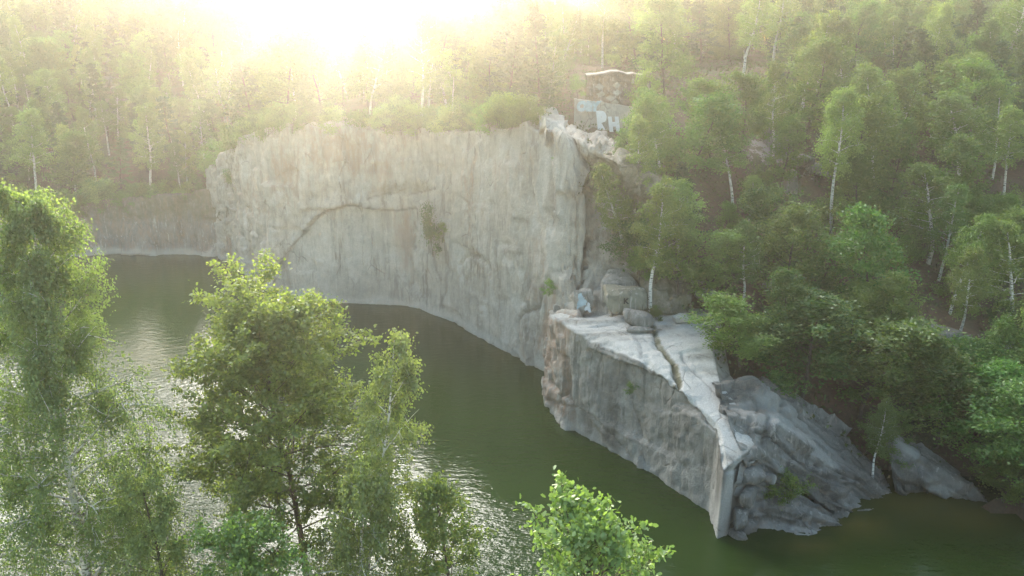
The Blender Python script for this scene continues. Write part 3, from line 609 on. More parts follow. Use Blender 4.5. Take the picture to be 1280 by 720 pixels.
def thing(name, label, cat, loc, group=None, rz=0, s=1.0):
    o = bpy.data.objects.new(name, None); sc.collection.objects.link(o); o.location = loc; o.rotation_euler = (0, 0, rz); o.scale = s if isinstance(s, tuple) else (s, s, s)
    o.empty_display_size = .5; o['kind'] = 'thing'; o['label'] = label; o['category'] = cat
    if group: o['group'] = group
    return o
def place(name, proto, label, cat, loc, group=None, rz=0, s=1.0, stem='trunk', rx=0, ry=0):
    o = thing(name, label, cat, loc, group, rz, s); o.rotation_euler = (rx, ry, rz)
    t = link(stem, proto[0], o); c = link('crown' if stem == 'trunk' else 'foliage', proto[1], o); return o

# kinds grown once, then copied with shared meshes
birches = [make_tree('birch', 14, 2.5, M_birch, ML_birch, 9000, .19, 100 + i, base=b_, nb=30, cl=.2, droop=.5, nstr=4, lean=l) for i, (b_, l) in enumerate([(.38, (0, 0)), (.45, (.08, .03)), (.3, (-.05, .02)), (.25, (.03, -.08)), (.5, (-.1, 0))])]
broads = [make_tree('broad', 12, 3.6, M_bark, ML_broad, 10500, .25, 200 + i, base=.22, nb=30, cl=.36, lower=[.5, .75, .4, .9][i], topn=[.6, .75, .45, .8][i]) for i in range(4)]
brights = [make_tree('broad', 11, 3.2, M_bark, ML_bright, 9500, .24, 300 + i, base=.2, nb=28, cl=.38, lower=[.5, .8, .65][i], topn=[.6, .8, .5][i]) for i in range(3)]
darks = [make_tree('conifer', 15, 3.0, M_bark, ML_dark, 9500, .24, 400 + i, base=.18, nb=44, cl=.22, sub=3) for i in range(2)]
shrubs = [make_tree('broad', 3.6, 2.3, M_bark, m_, 3600, .17, 500 + i, base=.06, nb=16, cl=.28, stems=3, lower=.8) for i, m_ in enumerate([ML_broad, ML_bright, ML_birch, ML_broad])]

KEEP = [[(285, 192), (350, 170), (470, 160), (600, 172), (672, 150), (735, 180), (715, 240), (752, 262), (770, 340), (850, 385), (885, 395), (892, 455), (945, 480), (1010, 520), (1108, 600), (1105, 640), (900, 685), (685, 525), (682, 466), (520, 386), (345, 374), (285, 322)],
        [(712, 84), (806, 84), (800, 120), (786, 172), (712, 172)], [(1106, 545), (1165, 590), (1235, 638), (1115, 625)], [(70, 312), (200, 304), (240, 285), (288, 270), (288, 325), (60, 330)], [(978, 205), (1008, 205), (1008, 250), (978, 250)],
        [(890, 75), (960, 80), (960, 104), (830, 104)]]
def blocked(x, y, z, h, rad):
    for fx, fz in ((0, .3), (0, .6), (0, .9), (-1, .45), (1, .45), (-.8, .7), (.8, .7), (0, .1)):
        a, b = to_px(np.array([x + fx * rad * .8, y, z + h * fz]))
        for k in KEEP:
            if inpoly(a, b, k): return True
    return False
TREES = []
def T2(px, py): return T(px, py)
def put(kind, px, py, top, label, cat, rad=1.0, wid=None, variants=None, rz=None, name=None, seed=0, lean=0, y=None):
    """a tree whose foot shows at (px, py) and whose top reaches the picture height TOP"""
    p = T(px, py) if y is None else None
    if y is not None: q = PY(px, 300, y); p = np.array([q[0], y, float(land(np.array([q[0]]), np.array([y]))[0])])
    q = PY(px, top, p[1]); h = q[2] - p[2]
    pr, H0, R0, nm = {'birch': (birches, 14, 2.5, 'birch_tree'), 'broad': (broads, 12, 3.6, 'broadleaf_tree'), 'bright': (brights, 11, 3.2, 'broadleaf_tree'), 'dark': (darks, 15, 3, 'conifer_tree'), 'shrub': (shrubs, 3.6, 2.3, 'shrub')}[kind]
    s = h / H0; sx = s if wid is None else wid / 2 / FPX * np.linalg.norm(p - np.array([0, 0, 40])) / R0
    o = place(nm, pr[seed % len(pr)], label, cat, p, None, seed * 1.7, (float(sx), float(sx), float(s)), ry=lean); TREES.append((p[0], p[1], sx * R0)); return o
# the trees one can tell apart
put('birch', 829, 247, 105, 'leaning white birch trunk rising over the bushes just right of the crag', 'birch tree', seed=1, wid=70, lean=.16)
put('birch', 1002, 140, 20, 'slim birch with bare white lower trunk on the red brown slope', 'birch tree', seed=0, wid=60, lean=.1)
put('birch', 1090, 243, 75, 'tall pale birch trunk standing clear in the middle of the right slope', 'birch tree', seed=1, wid=75)
put('birch', 1258, 408, 272, 'small birch with clean white stem beside the rock path at the right edge', 'birch tree', seed=2, wid=85)
put('birch', 929, 96, -20, 'slender forked birch on the mossy terrace edge above the red slope', 'birch tree', seed=0, wid=60, lean=.08)
put('birch', 879, 68, -30, 'white birch at the top of the terrace, nearest the brown ruined wall', 'birch tree', seed=2, wid=55, lean=.06)
put('birch', 916, 258, 150, 'thin birch stem in front of the dark sloping rock strip', 'birch tree', seed=1, wid=62, lean=.1)
put('birch', 1252, 110, -45, 'tall birch with white upper trunk at the top right corner', 'birch tree', seed=0, wid=80, lean=.05)
put('birch', 1160, 330, 200, 'hanging pale green birch crown in the middle of the right wood', 'birch tree', seed=2, wid=90)
put('birch', 812, 392, 222, 'pale green weeping birch behind the flat ledge, hiding the stepped rock', 'birch tree', seed=0, wid=86)
put('birch', 778, 318, 196, 'slim green birch standing on the steps of the crag, nearest the tall cliff end', 'birch tree', seed=3, wid=62)
put('birch', 848, 345, 222, 'pale birch just behind the back corner of the ledge, left of the dense green tree', 'birch tree', seed=4, wid=78)
put('birch', 800, 262, 158, 'light birch on the upper crag under the white lettering', 'birch tree', seed=1, wid=64)
put('bright', 1085, 420, 265, 'bright green bushy tree standing out in the lower right wood', 'broadleaf tree', seed=0, wid=100)
put('bright', 1040, 425, 345, 'smaller bright green tree leaning over the lower right thicket', 'broadleaf tree', seed=1, wid=90)
put('bright', 850, 240, 112, 'yellowish green round tree between the brown wall and the leaning birch', 'broadleaf tree', seed=1, wid=95)
put('broad', 800, 250, 128, 'light green tree growing just right of the white wall lettering', 'broadleaf tree', seed=0, wid=75)
put('broad', 880, 385, 290, 'dense green tree at the back corner of the flat ledge', 'broadleaf tree', seed=2, wid=90)
put('broad', 975, 400, 262, 'dark green spreading tree over the red ground behind the thicket', 'broadleaf tree', seed=1, wid=110)
put('birch', 1200, 250, 110, 'broad pale birch crown high on the right slope', 'birch tree', seed=1, wid=95)
for i, (x, y, t_, wd, k, lab) in enumerate([
    (925, 455, 372, 110, 'bright', 'yellow green bush overhanging the right edge of the flat ledge'), (1000, 500, 380, 150, 'broad', 'large round bush mass behind the sloping slab'),
    (1075, 520, 400, 140, 'broad', 'big leafy bush above the long slab near the shore'), (1060, 470, 380, 120, 'broad', 'blue green bush deeper in the shore thicket'),
    (1130, 520, 420, 120, 'broad', 'dark bush above the separate shore slab'), (1170, 560, 450, 120, 'broad', 'dark green bush sheltering the separate pale slab'),
    (1225, 585, 470, 120, 'bright', 'fresh green bush above the right shore'), (1275, 650, 500, 130, 'broad', 'bush hanging over the water at the right edge'),
    (1262, 540, 440, 100, 'broad', 'tall shrub at the right edge below the rock path'), (1110, 596, 520, 70, 'broad', 'low bush between the two shore slabs'), (950, 460, 400, 90, 'broad', 'rounded bush squeezed behind the yellow green ledge bush'),
    (1190, 500, 425, 100, 'bright', 'light green bush just below the grey rock path'), (1250, 640, 560, 80, 'bright', 'small bright bush touching the water right of the last slab'),
    (1020, 440, 365, 100, 'broad', 'dark bush at the upper rim of the thicket')]):
    put(k, x, y, t_, lab, 'bush', seed=i, wid=wd).name = 'bush'
# the wood that fills the slopes
r2 = np.random.default_rng(21); cand = []
for gy in np.arange(62, 290, 6.9):
    for gx in np.arange(-150, 170, 7.0):
        x = gx + r2.uniform(-3.3, 3.3); y = gy + r2.uniform(-3.3, 3.3); cand.append((x, y, r2.random(), r2.random(), r2.random()))
cand.sort(key=lambda c: c[1])
cnt = 0
GROUPN = {'birch': ('birch_tree', 'birch tree', 'slim pale birches filling the wooded slopes', 'slim birch with pale hanging crown among the wooded slopes'),
          'broad': ('broadleaf_tree', 'broadleaf tree', 'green broadleaf trees filling the wooded slopes', 'leafy green tree among the wooded slopes round the quarry'),
          'bright': ('broadleaf_tree', 'broadleaf tree', 'light green trees in the wooded slopes', 'light green tree among the wooded slopes round the quarry'),
          'dark': ('conifer_tree', 'conifer', 'dark conifers in the wooded slopes', 'dark conifer standing among the paler trees of the slopes')}
for x, y, a, b, c in cand:
    z = float(land(np.array([x]), np.array([y]))[0]); px, py = to_px(np.array([x, y, z]))
    if inpoly(np.array([x]), np.array([y]), WP)[0] or dist_line(np.array([x]), np.array([y]), WLc)[0] < 3.0 or px < -70 or px > 1350 or y > 292: continue
    tx, ty = to_px(np.array([x, y, z + 12]))
    if ty > 560 or y < 62: continue
    left = px < 640
    if y > 215: b = (1.15 if px < 375 else .75) + .3 * b
    kind = 'birch' if a < .36 else 'broad' if a < .66 else 'bright' if a < .8 else 'dark'
    if py > 330 and px > 640: kind = 'broad' if a < .6 else 'bright' if a < .8 else 'birch'
    h = {'birch': 15, 'broad': 12.5, 'bright': 11.5, 'dark': 14.5}[kind] * (.72 + .5 * b)
    if py > 300: h *= .7
    H0, R0 = {'birch': (14, 2.5), 'broad': (12, 3.6), 'bright': (11, 3.2), 'dark': (15, 3)}[kind]
    s = h / H0; sx = s * (1.25 + .35 * (c - .3))
    topx, topy = to_px(np.array([x, y, z + h]))
    lim = -60
    if 375 < px < 515: lim = 38 - 30 * abs(px - 445) / 85
    if topy < lim:
        ns = max(.3, (PY(px, lim, y)[2] - z) / h)
        if ns < .45: continue
        s *= ns; h *= ns; sx *= (ns + 1) / 2
    if any((x - u) ** 2 + (y - v) ** 2 < (1.4 + .3 * w_) ** 2 for u, v, w_ in TREES): continue
    if blocked(x, y, z, h, sx * R0):
        if c < .0: continue
        h *= .42; s *= .42; sx *= .5
        if blocked(x, y, z, h, sx * R0): continue
    # the red open slope stays thinner
    if 880 < px < 1080 and 90 < py < 230 and c < .3: continue
    if 690 < px < 1000 and 78 < py < 100 and c < .5: continue
    nm, cat, grp, lab = GROUPN[kind]; pr = {'birch': birches, 'broad': broads, 'bright': brights, 'dark': darks}[kind]
    zone = ('on the far left hillside' if px < 290 else 'above the tall cliff, in front of the low sun' if px < 700 else 'on the level ground above the red slope' if py < 105 else 'on the upper part of the right slope' if py < 220 else 'on the lower part of the right slope')
    place(nm, pr[int(b * 97) % len(pr)], lab.replace('among the wooded slopes round the quarry', '').replace('among the wooded slopes', '').replace('standing among the paler trees of the slopes', 'among paler trees').strip() + ' ' + zone, cat, (x, y, z), grp.replace('filling the wooded slopes', '').replace('in the wooded slopes', '').strip() + ' ' + zone, b * 6.28, (sx, sx, s)); cnt += 1; TREES.append((x, y, sx * R0))

# small shrubs on the open ground
ns_ = 0
for i in range(1300):
    x, y = r2.uniform(-110, 130), r2.uniform(60, 200); a, b = r2.random(), r2.random()
    z = float(land(np.array([x]), np.array([y]))[0]); px, py = to_px(np.array([x, y, z]))
    if inpoly(np.array([x]), np.array([y]), WP)[0] or dist_line(np.array([x]), np.array([y]), WLc)[0] < 2.4 or px < -30 or px > 1310 or py > 600: continue
    s = .6 + .75 * b
    if blocked(x, y, z, 3.2 * s, 2 * s): continue
    if 860 < px < 1130 and 60 < py < 260 and a < .25: continue
    if ns_ > 290: break
    o = place('shrub', shrubs[i % 4], 'low leafy shrub between the trees ' + ('on the left bank' if px < 290 else 'above the tall cliff' if px < 700 else 'on the right slope'), 'shrub', (x, y, z - .15), 'low shrubs ' + ('on the left bank' if px < 290 else 'above the tall cliff' if px < 700 else 'on the right slope'), a * 6.28, (s * 1.2, s * 1.2, s), stem='stem'); ns_ += 1

# single plants on the rock
def rock_plant(px, py, Y, s, k, label, z=None, sq=1.0):
    p = PY(px, py, Y) if z is None else P(px, py, z); o = place('shrub', shrubs[k], label, 'shrub', p, None, k * 1.3, (s, s, s * sq), stem='stem'); return o
rock_plant(541, 312, 109.9, .95, 0, 'dark shrub clinging to a crack halfway up the tall cliff', sq=1.9)
rock_plant(553, 300, 108.7, .6, 1, 'small leafy tuft beside the dark cliff shrub, hanging in the same crack', sq=1.2)
rock_plant(686, 368, 88.6, .5, 1, 'small yellow green bush on the broken right end of the tall cliff')
rock_plant(703, 478, 79.6, .42, 2, 'tiny bush on the brown rock at the left foot of the ledge')
rock_plant(787, 492, 68.2, .3, 1, 'tiny green tuft growing out of the streaked ledge face')
rock_plant(985, 628, 0, .72, 1, 'bright green bush growing between the two slabs at the ledge tip', z=2.2)
rock_plant(962, 622, 0, .4, 1, 'small bright bush just left of the larger one between the slabs', z=2.6)
rock_plant(735, 226, 90.3, .9, 1, 'green bush growing in the notch of the upper crag')
rock_plant(722, 235, 90, .5, 2, 'pale small bush at the left lip of the upper crag notch')
rock_plant(820, 400, 0, .45, 0, 'low bush at the back of the flat ledge next to the big boulder', z=11.2)

for i in range(22):
    k = i / 21 * 5; j = min(int(k), 4); q = WL[j] * (1 - k + j) + WL[j + 1] * (k - j); t = WL[j + 1] - WL[j]; nrm = np.array([-t[1], t[0]]) / np.linalg.norm(t); q = q + nrm * r2.uniform(2.0, 5.0)
    if q[0] < -95: continue
    s = r2.uniform(.8, 1.5); place('shrub', shrubs[i % 4], 'bush spilling over the low rock bank at the far left of the water', 'shrub', (q[0], q[1], float(land(np.array([q[0]]), np.array([q[1]]))[0]) - .3), 'bushes along the far left bank', i * 1.9, (s * 1.2, s * 1.2, s), stem='stem')
for i in range(52):
    f = i / 51; k = f * (len(mb) - 2); j = int(k); q = mb[j] * (1 - k + j) + mb[j + 1] * (k - j); t = mb[min(j + 1, len(mb) - 1)] - mb[j]; nrm = np.array([-t[1], t[0]]) / np.linalg.norm(t); q = q + nrm * r2.uniform(1.0, 3.2)
    s = r2.uniform(.55, 1.15); place('shrub', shrubs[i % 4], 'low bush on the rim of the tall cliff, leaves hanging over the edge', 'shrub', (q[0], q[1], float(land(np.array([q[0]]), np.array([q[1]]))[0]) - .3), 'bushes along the cliff rim', i * 1.9, (s * 1.2, s * 1.2, s), stem='stem')
rock_plant(806, 128, 110.5, 1.0, 2, 'leafy bush covering the right end of the brown ruined wall', sq=1.2)
rock_plant(722, 118, 112, .7, 0, 'bush against the left end of the brown ruined wall')
rock_plant(788, 290, 86, 1.0, 2, 'pale bush on the stepped rock between the crag and the wood', sq=1.3)
rock_plant(800, 345, 82, .9, 0, 'dark bush above the rock marked with the letter')
rock_plant(778, 232, 90, 1.0, 1, 'bright bush on the upper crag step right of the notch', sq=1.2)
for i, (a_, b_, y_, s_, t_) in enumerate([(296, 196, 135.5, 1.5, 'largest bush hanging over the rounded left end of the tall cliff'), (312, 182, 129, 1.3, 'leafy bush on the left shoulder of the tall cliff, below the rim'), (334, 172, 121, 1.1, 'bush on the tall cliff rim just above its left corner'),
                                          (292, 235, 136, .9, 'tuft on the far left edge of the tall cliff, halfway down'), (365, 162, 116, 1.0, 'bush on the rim right above the start of the curved crack'), (480, 160, 114, .9, 'bush spilling over the rim above the middle of the tall cliff')]):
    rock_plant(a_, b_, y_, s_, (0, 2, 3, 0, 1, 2)[i], t_)
rock_plant(700, 205, 90.5, .45, 1, 'small tuft just under the top corner of the tall cliff')
# a dead trunk standing at the rim
tb = Tubes(); q = T(566, 148); h_ = PY(570, 96, q[1])[2] - q[2]; tb.tube(np.array([[0, 0, -.5], [.05, 0, h_ * .5], [.3, 0, h_]]), [.13, .1, .03], 6)
tb.tube(np.array([[.1, 0, h_ * .6], [.5, 0, h_ * .75], [.7, .1, h_ * .8]]), [.05, .035, .01], 4)
link('dead_tree', tb.mesh('dead_tree', M_birch), kind='thing', label='bare pale dead trunk standing at the rim of the tall cliff', cat='dead tree', loc=tuple(q))
# ------------------------------------------------------------------ undergrowth: uncountable plants on the floor of the wood
nU = 130000; x = r2.uniform(-110, 130, nU * 2); y = 60 + 150 * r2.random(nU * 2); ok = ~inpoly(x, y, WP) & (dist_line(x, y, WLc) > 2.2); x, y = x[ok][:nU], y[ok][:nU]
keep = fbm(x * .15, y * .15, 0, 3, 8) > -.35; x, y = x[keep], y[keep]; z = ground(x, y); q = np.stack([x, y, z + .1 + .25 * r2.random(len(x))], 1)
a, b = to_px(q); bad = inpoly(a, b, KEEP[0]) & (y < 120); q = q[~bad]
link('undergrowth', leaves('undergrowth', q, .42, ML_rust, 'quad', up=.8), kind='stuff', label='red brown and green undergrowth covering the floor of the wood', cat='undergrowth')

# ------------------------------------------------------------------ boulders, blocks, the wall with the lettering
def boulder(loc, size, seed, mat, label, name='boulder', cat='boulder', rz=0, flat=.6, **kw):
    bm_n = 22; u = np.linspace(0, math.pi, bm_n); v = np.linspace(0, 2 * math.pi, bm_n * 2 + 1); U, V_ = np.meshgrid(u, v, indexing='ij')
    p = np.stack([np.sin(U) * np.cos(V_), np.sin(U) * np.sin(V_), np.cos(U)], -1); p = np.sign(p) * np.abs(p) ** .42
    d = 1 + .16 * fbm(p[..., 0] * 1.2 + seed, p[..., 1] * 1.2, p[..., 2] * 1.2, 4, seed); q = p * d[..., None]
    for k in range(10):      # shear flat fracture faces
        nrm = np.random.default_rng(seed * 7 + k).normal(size=3); nrm /= np.linalg.norm(nrm); ex = np.maximum((q * (nrm / np.linalg.norm(nrm))).sum(-1) - .92, 0); q = q - ex[..., None] * nrm / np.linalg.norm(nrm)
    q = q * np.array(size) * .5; c, s_ = math.cos(rz), math.sin(rz); q = np.stack([q[..., 0] * c - q[..., 1] * s_, q[..., 0] * s_ + q[..., 1] * c, q[..., 2]], -1)
    me = mesh_np(name, q.reshape(-1, 3), grid_faces(bm_n, bm_n * 2 + 1, True), mat, False); o = link(name, me, kind='thing', label=label, cat=cat, loc=loc, **kw); return o
def on(px, py, z, dz=0): p = P(px, py, z); return (p[0], p[1], p[2] + dz)
boulder(on(797, 404, 11.4, .5), (2.9, 2.0, 1.5), 3, M_slab, 'big angular grey boulder lying on the back edge of the flat ledge', rz=-.15)
boulder(on(800, 413, 11.2, .1), (3.0, .9, .5), 9, M_slab, 'dark flat rock wedged under the front of the big ledge boulder', rz=-.1)
boulder(on(851, 400, 11.4, .2), (1.9, 1.4, .9), 4, M_ledge, 'rounded pale boulder right of the big one on the back edge of the ledge')
boulder(on(729, 382, 11, .5), (2.5, 1.7, 2.8), 5, M_ledge, 'pale upright rock splashed with faded blue paint at the left back of the ledge')
boulder(on(703, 388, 8.6, .2), (2.2, 1.4, 1.2), 6, M_ledge, 'light rock perched on the brown column left of the ledge')
boulder(on(893, 440, 10.2, .3), (1.3, 1.6, 1.1), 8, M_slab, 'dark grey rock at the right rim of the ledge under the yellow green bush')
for i, (px, py, s_, lab) in enumerate([(880, 372, 1.6, 'grey boulder on the red ground above the ledge thicket'), (872, 355, 1.3, 'small bluish boulder among trees just above the ledge'), (960, 362, 1.4, 'pale grey boulder half hidden behind the thicket'),
                                   (998, 352, 1.3, 'grey boulder higher up behind the thicket, near the dark spreading tree'), (1170, 432, 3.4, 'long dark rock at the left end of the grey path'), (1240, 445, 2.6, 'low grey rock beside the stem of the small white birch'),
                                   (955, 165, 2.8, 'upper dark rock of the sloping strip on the red hillside'), (972, 185, 3.2, 'middle dark rock of the sloping strip on the red hillside'), (995, 205, 3.0, 'lowest dark rock of the strip, above the squared concrete block'),
                                   (1020, 215, 2.4, 'pale grey rock right of the squared concrete block')]):
    p = T(px, py); boulder((p[0], p[1], p[2] + s_ * .12), (s_ * 1.5, s_ * 1.1, s_ * .8), 20 + i, M_slab, lab, rz=i * .7)
for px, py, z, sz, sd_, mt, rz, lab in [(772, 350, 13.4, (4.6, 3.2, 3.6), 71, M_ledge, .1, 'big pale squared block with a light top edge, highest of the blocks behind the ledge'),
                                 (742, 292, 16.8, (4.2, 3.0, 4.4), 72, M_rock, -.2, 'tall beige block stuck in the broken right end of the tall cliff'),
                                 (733, 345, 12.4, (2.8, 2.4, 4.0), 73, M_rock, .15, 'narrow upright block wedged between the tall cliff and the pale squared block'),
                                 (775, 265, 19.6, (5.0, 3.0, 3.0), 74, M_rock, -.1, 'wide rough block among leaves on the upper step of the crag'),
                                 (716, 175, 27.2, (4.5, 3.0, 1.8), 75, M_ledge, -.5, 'flat light slab lying at the top corner of the tall cliff')]:
    q = on(px, py, z, -.2); boulder((q[0], q[1] - 1.2, q[2] - .4), sz, sd_, mt, lab, rz=rz)
for px, py, z, sz, sd_, lab in [(941, 596, 4.9, (2.0, 1.3, 1.3), 81, 'angular grey block right under the narrow top of the ledge tip'), (934, 622, 3.3, (1.7, 1.2, 1.5), 82, 'grey block jammed midway down the seam at the ledge tip'),
                             (926, 648, 1.6, (1.6, 1.2, 1.5), 83, 'grey block jammed low in the seam at the ledge tip, just above the water'), (921, 668, .1, (1.8, 1.1, .9), 84, 'flat wet rock at the water line beside the sharp ledge tip'),
                             (960, 597, 4.3, (1.5, 1.1, .8), 85, 'small loose rock on the slab above the bright green bush'), (905, 512, 8.8, (1.1, .9, .6), 87, 'loose stone where the ledge narrows towards its tip')]:
    boulder(on(px, py, z, 0), sz, sd_, M_slab, lab, rz=sd_ * .7)
r3 = np.random.default_rng(5)
for i in range(26):
    px = 150 + r3.normal() * 14 - 8 * (i % 3); py = r3.uniform(72, 160); p = T(px, py); s_ = r3.uniform(1.6, 3.4)
    boulder((p[0], p[1], p[2] + s_ * .1), (s_ * 1.4, s_, s_ * .8), 60 + i, M_slab, 'grey block in the scree gully on the far left hillside', rz=i * 1.1, group='scree blocks in the far left gully')
def box_part(name, sx, sy, sz, mat, parent, loc, rz=0, amp=.06, seed=0, n_=10):
    rows = []; V = []; F = []; k = 0
    for ax in range(3):
        for sg in (-1, 1):
            u, v = np.meshgrid(np.linspace(-1, 1, n_), np.linspace(-1, 1, n_), indexing='ij'); p = np.zeros((n_, n_, 3)); p[..., ax] = sg; p[..., (ax + 1) % 3] = u; p[..., (ax + 2) % 3] = v
            p = p * np.array([sx, sy, sz]) / 2; dd = amp * fbm(p[..., 0] * 1.1 + seed, p[..., 1] * 1.1, p[..., 2] * 1.1, 4, seed); p = p * (1 + dd[..., None] / np.array([sx, sy, sz]) * 2)
            V.append(p.reshape(-1, 3)); F.append(grid_faces(n_, n_, sg < 0) + k); k += n_ * n_
    V = np.concatenate(V); c, s_ = math.cos(rz), math.sin(rz); V = np.stack([V[:, 0] * c - V[:, 1] * s_, V[:, 0] * s_ + V[:, 1] * c, V[:, 2]], 1)
    return link(name, mesh_np(name, V, np.concatenate(F), mat), parent, loc=loc)
# squared concrete block
p = T(986, 240); cb = thing('concrete_block', 'small squared pale concrete block with a broken top on the wooded slope', 'concrete block', tuple(p))
box_part('body', 1.6, 1.4, 2.6, M_slab, cb, (0, 0, .6), .2, .12, 4); box_part('broken_top', .9, .8, .8, M_ledge, cb, (.1, 0, 2.3), .5, .25, 5)
# brown wall with pale capping, standing over a lettered rock face
WY = 112.0
bl = PY(733, 132, WY); brt = PY(812, 132, WY); tl = PY(735, 92, WY)
ww = brt[0] - bl[0]; wh = tl[2] - bl[2]
wall = thing('ruined_wall', 'brown ruined stone wall with a pale wavy capping at the top of the cliff', 'wall', ((bl[0] + brt[0]) / 2, WY + 1, bl[2] - .6))
def wall_mesh():
    nx, nz = 90, 44; X, Z = np.meshgrid(np.linspace(-ww / 2, ww / 2, nx), np.linspace(0, 1, nz)); top = wh + .6 + .28 * np.sin(X * .9 + 2.2) + .12 * fbm(X, 0, 0, 3, 2); z = Z * top
    d = .35 * blocks(X, z, 1.1, .55, 3, .15) + .22 * blocks(X + z * .6, z, .8, .8, 8, .3) + .1 * fbm(X * 2, z * 2, 0, 4, 6) - .0
    col = (np.floor((X + ww / 2) / (ww / 4)) % 2) * .25; f = np.stack([X, -.8 - d - col, z], -1); bk = np.stack([X[-1], np.full(nx, 1.2), z[-1]], -1)[None]; bk0 = np.stack([X[0], np.full(nx, 1.2), z[0]], -1)[None]
    return np.concatenate([f, bk, bk0], 0), top[-1]
G, topz = wall_mesh(); at = {k_: np.zeros(G.shape[:2]) for k_ in ('rust', 'stain_shade', 'pale', 'moss')}
Xg, Zg = G[..., 0], G[..., 2]
for cx, cz in [(-ww * .27, .9), (-ww * .05, 1.0), (-ww * .27, 2.1), (-ww * .02, 2.3), (-ww * .12, 1.6), (-ww * .3, 3.1), (-ww * .03, 3.3)]: at['pale'] = np.maximum(at['pale'], .65 * smooth(.62, .35, np.abs(Xg - cx) * .8 + np.abs(Zg - cz) * 1.1))
link('masonry', mesh_np('masonry', G.reshape(-1, 3), grid_faces(*G.shape[:2]), M_brown, False, at), wall)
xs_ = np.linspace(-ww / 2 - .15, ww / 2 + .1, 90); tz = np.interp(xs_, np.linspace(-ww / 2, ww / 2, 90), topz); cap = np.stack([np.stack([xs_, np.full(90, a), tz + b], -1) for a, b in ((-1.2, -.06), (-1.3, .06), (-1.0, .15), (1.1, .2), (1.3, -.1))], 0)
link('capping', mesh_np('capping', cap.reshape(-1, 3), grid_faces(5, 90), M_cap), wall)
# rock face under it
def f_face(G, s, z, qx, qy, d, at): at['stain_shade'] = .25 * smooth(0, .5, fbm(s * .5, z * .2, 0, 4, 5)); return d * .35
pY = 110.0
fl = [PY(x_, y_, yy)for x_, y_, yy in ((717, 172, pY), (730, 174, pY), (760, 176, pY + .0), (792, 178, pY + .6))]
ft = [PY(x_, y_, yy) for x_, y_, yy in ((718, 124, pY + .5), (732, 125, pY + .4), (762, 130, pY + .4), (794, 134, pY + 1))]
fb = [np.array(a) + np.array([0, 3.5, -.2]) for a in ft]
G = loft([fl, ft, fb], .2, .2); Nn = blur(gnormals(G), 5); Nn = np.where(Nn[..., 1:2] > 0, -Nn, Nn)
s_ = np.broadcast_to(np.arange(G.shape[1])[None] * .2, G.shape[:2]).astype(float); z_ = G[..., 2]; d = .12 * blocks(s_, z_, 2.2, 2.0, 9) + .08 * fbm(s_, z_, 0, 4, 3)
at = {k_: np.zeros(G.shape[:2]) for k_ in ('rust', 'stain_shade', 'pale', 'moss')}
lf = thing('painted_crag', 'low grey crag painted with white bubble lettering under the brown wall', 'crag', tuple(fl[1]))
link('face', mesh_np('face', (G + Nn * d[..., None] - fl[1]).reshape(-1, 3), grid_faces(*G.shape[:2]), M_rock, False, at), lf)
def text_part(name, txt, size, mat, parent, loc, rz=0, fat=.09, shear=0, sx=1.0):
    cu = bpy.data.curves.new(name, 'FONT'); cu.body = txt; cu.size = size; cu.offset = fat; cu.extrude = .03; cu.shear = shear; cu.space_character = .95
    o = bpy.data.objects.new('tmp', cu); dg = bpy.context.evaluated_depsgraph_get(); sc.collection.objects.link(o); bpy.context.view_layer.update(); me = bpy.data.meshes.new_from_object(o.evaluated_get(bpy.context.evaluated_depsgraph_get()))
    bpy.data.objects.remove(o); me.name = name; me.materials.clear(); me.materials.append(mat); t = link(name, me, parent, loc=loc); t.rotation_euler = (R(90), 0, rz); t.scale = (sx, 1, 1); return t
a = PY(747, 160, pY - .35) - fl[1]; t_ = text_part('lettering', 'R', 3.0, M_paintw, lf, tuple(a), 0, .24, -.15, .8)
a = PY(762, 163, pY - .35) - fl[1]; text_part('lettering', 'H', 2.4, M_paintw, lf, tuple(a), 0, .2, -.2, .8)
a = PY(721, 138, pY - .3) - fl[1]; text_part('lettering', 'OEY', 1.6, M_paintb, lf, tuple(a), 0, .15, .1, .95)
p = P(783, 376, 13.2); kb = boulder((p[0], p[1] + 1.3, p[2] - .2), (4.4, 2.4, 2.6), 44, M_mossy, 'grey brown rock marked with a small black letter K behind the ledge', cat='boulder')
text_part('lettering', 'K', .8, M_paintk, kb, (-.3, -1.3, -.1), 0, .03)
bo = [o for o in bpy.data.objects if o.name.startswith('boulder') and 'faded blue' in o.get('label', '')][0]
def splash(seed, rad, mat, parent, loc):
    r = np.random.default_rng(seed); an = np.linspace(0, 2 * math.pi, 40, endpoint=False); rr = rad * (1 + .35 * np.sin(an * 3 + seed) + .15 * r.normal(size=40)); V = np.stack([rr * np.cos(an) * .75, np.zeros(40), rr * np.sin(an) * 1.2], 1); V = np.r_[V, V + [0, .04, 0]]
    return link('paint_patch', mesh_np('paint_patch', V, [np.arange(40)[None], np.arange(79, 39, -1)[None]], mat), parent, loc=loc)
splash(2, .62, M_paintb, bo, (-.3, -.90, .3)); splash(4, .4, M_paintw, bo, (.45, -.90, -.45))

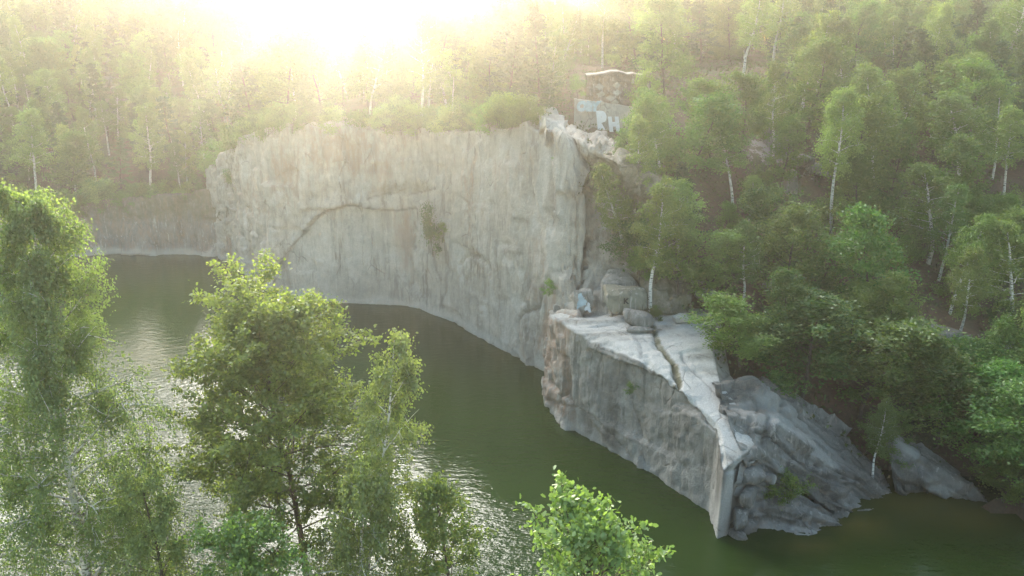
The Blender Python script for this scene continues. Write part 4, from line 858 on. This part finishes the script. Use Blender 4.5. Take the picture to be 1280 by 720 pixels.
# ------------------------------------------------------------------ near trees, rooted on the near bank below the picture
def near_tree(name, label, cat, px, top_py, Y, ktree, tmat, lmat, spread, nleaf, lsize, seed, shape='oval', droop=0, **kw):
    q = PY(px, top_py, Y); z = float(land(np.array([q[0]]), np.array([Y]))[0]); H = q[2] - z
    tr, cr = make_tree(ktree, H, spread, tmat, lmat, nleaf, lsize, seed, shape, droop, **kw)
    v = np.empty(len(cr.vertices) * 3, np.float32); cr.vertices.foreach_get('co', v); v = v.reshape(-1, 3); hi = v[v[:, 2] > np.quantile(v[:, 2], .93)]; cx = np.median(hi[:, 0]); cy_ = np.median(hi[:, 1]); k = H / np.quantile(v[:, 2], .9985)
    return place(name, (tr, cr), label, cat, (q[0] - cx, Y - cy_, z), s=(1, 1, float(k)))
near_tree('alder_tree', 'bushy bright green alder rising in front of the dark water left of centre', 'alder tree', 322, 350, 30, 'broad', M_bark, ML_fg, 5.7, 78000, .15, 911, base=.36, nb=64, cl=.2, sub=8, lower=.9, topn=.42, puff=1)
near_tree('birch_tree', 'tall weeping birch at the left edge, highest of the near trees', 'birch tree', 26, 235, 27, 'birch', M_birch, ML_fgb, 4.6, 120000, .09, 921, base=.2, nb=84, cl=.12, sub=7, nstr=6, droop=.4, lower=.95)
near_tree('birch_tree', 'slim yellow green birch with thin white stems beside the alder', 'birch tree', 495, 418, 27, 'birch', M_birch, ML_fgb, 3.2, 44000, .10, 913, base=.2, nb=66, cl=.13, sub=5, nstr=4, stems=2, droop=.3, lower=.95)
near_tree('broadleaf_tree', 'small leafy crown low down on the right of the slim near birch', 'broadleaf tree', 545, 602, 25, 'broad', M_bark, ML_fg, 1.6, 9000, .12, 904, base=.5, nb=30, cl=.16, sub=4, puff=1)
near_tree('willow_tree', 'grey green willow low at the bottom left between birch and alder', 'willow tree', 175, 590, 25, 'birch', M_bark, ML_fgb, 3.0, 22000, .085, 905, base=.2, nb=40, cl=.16, sub=5, nstr=4, droop=.3, lower=.9)
near_tree('broadleaf_tree', 'green crown at the bottom edge under the alder, its top in front of the stem', 'broadleaf tree', 290, 655, 22, 'broad', M_bark, ML_fg, 2.4, 12000, .12, 906, base=.5, nb=34, cl=.16, sub=4, puff=1)
near_tree('oak_tree', 'top of a young oak with large lobed leaves at the bottom centre', 'oak tree', 718, 601, 12.0, 'broad', M_bark, ML_oak, 1.55, 7000, .108, 907, 'oak', base=.78, nb=60, cl=.07, sub=4, lower=.95, topn=.45, puff=1)

# ------------------------------------------------------------------ air
hm, nt, out = new_mat('haze'); pv = N(nt, 'ShaderNodeVolumePrincipled', i_Density=.00064, i_Anisotropy=.755); pv.inputs['Color'].default_value = (.97, .95, .90, 1)
nt.links.new(pv.outputs[0], out.inputs['Volume'])
V = np.array([[x_, y_, z_] for x_ in (-710, 710) for y_ in (-210, 530) for z_ in (-5.5, 90)], float); F = np.array([[0, 1, 3, 2], [4, 6, 7, 5], [0, 4, 5, 1], [2, 3, 7, 6], [0, 2, 6, 4], [1, 5, 7, 3]])
link('haze', mesh_np('haze', V, F, hm), kind='stuff', label='thin warm haze in the air over the quarry, brightest towards the low sun', cat='haze')
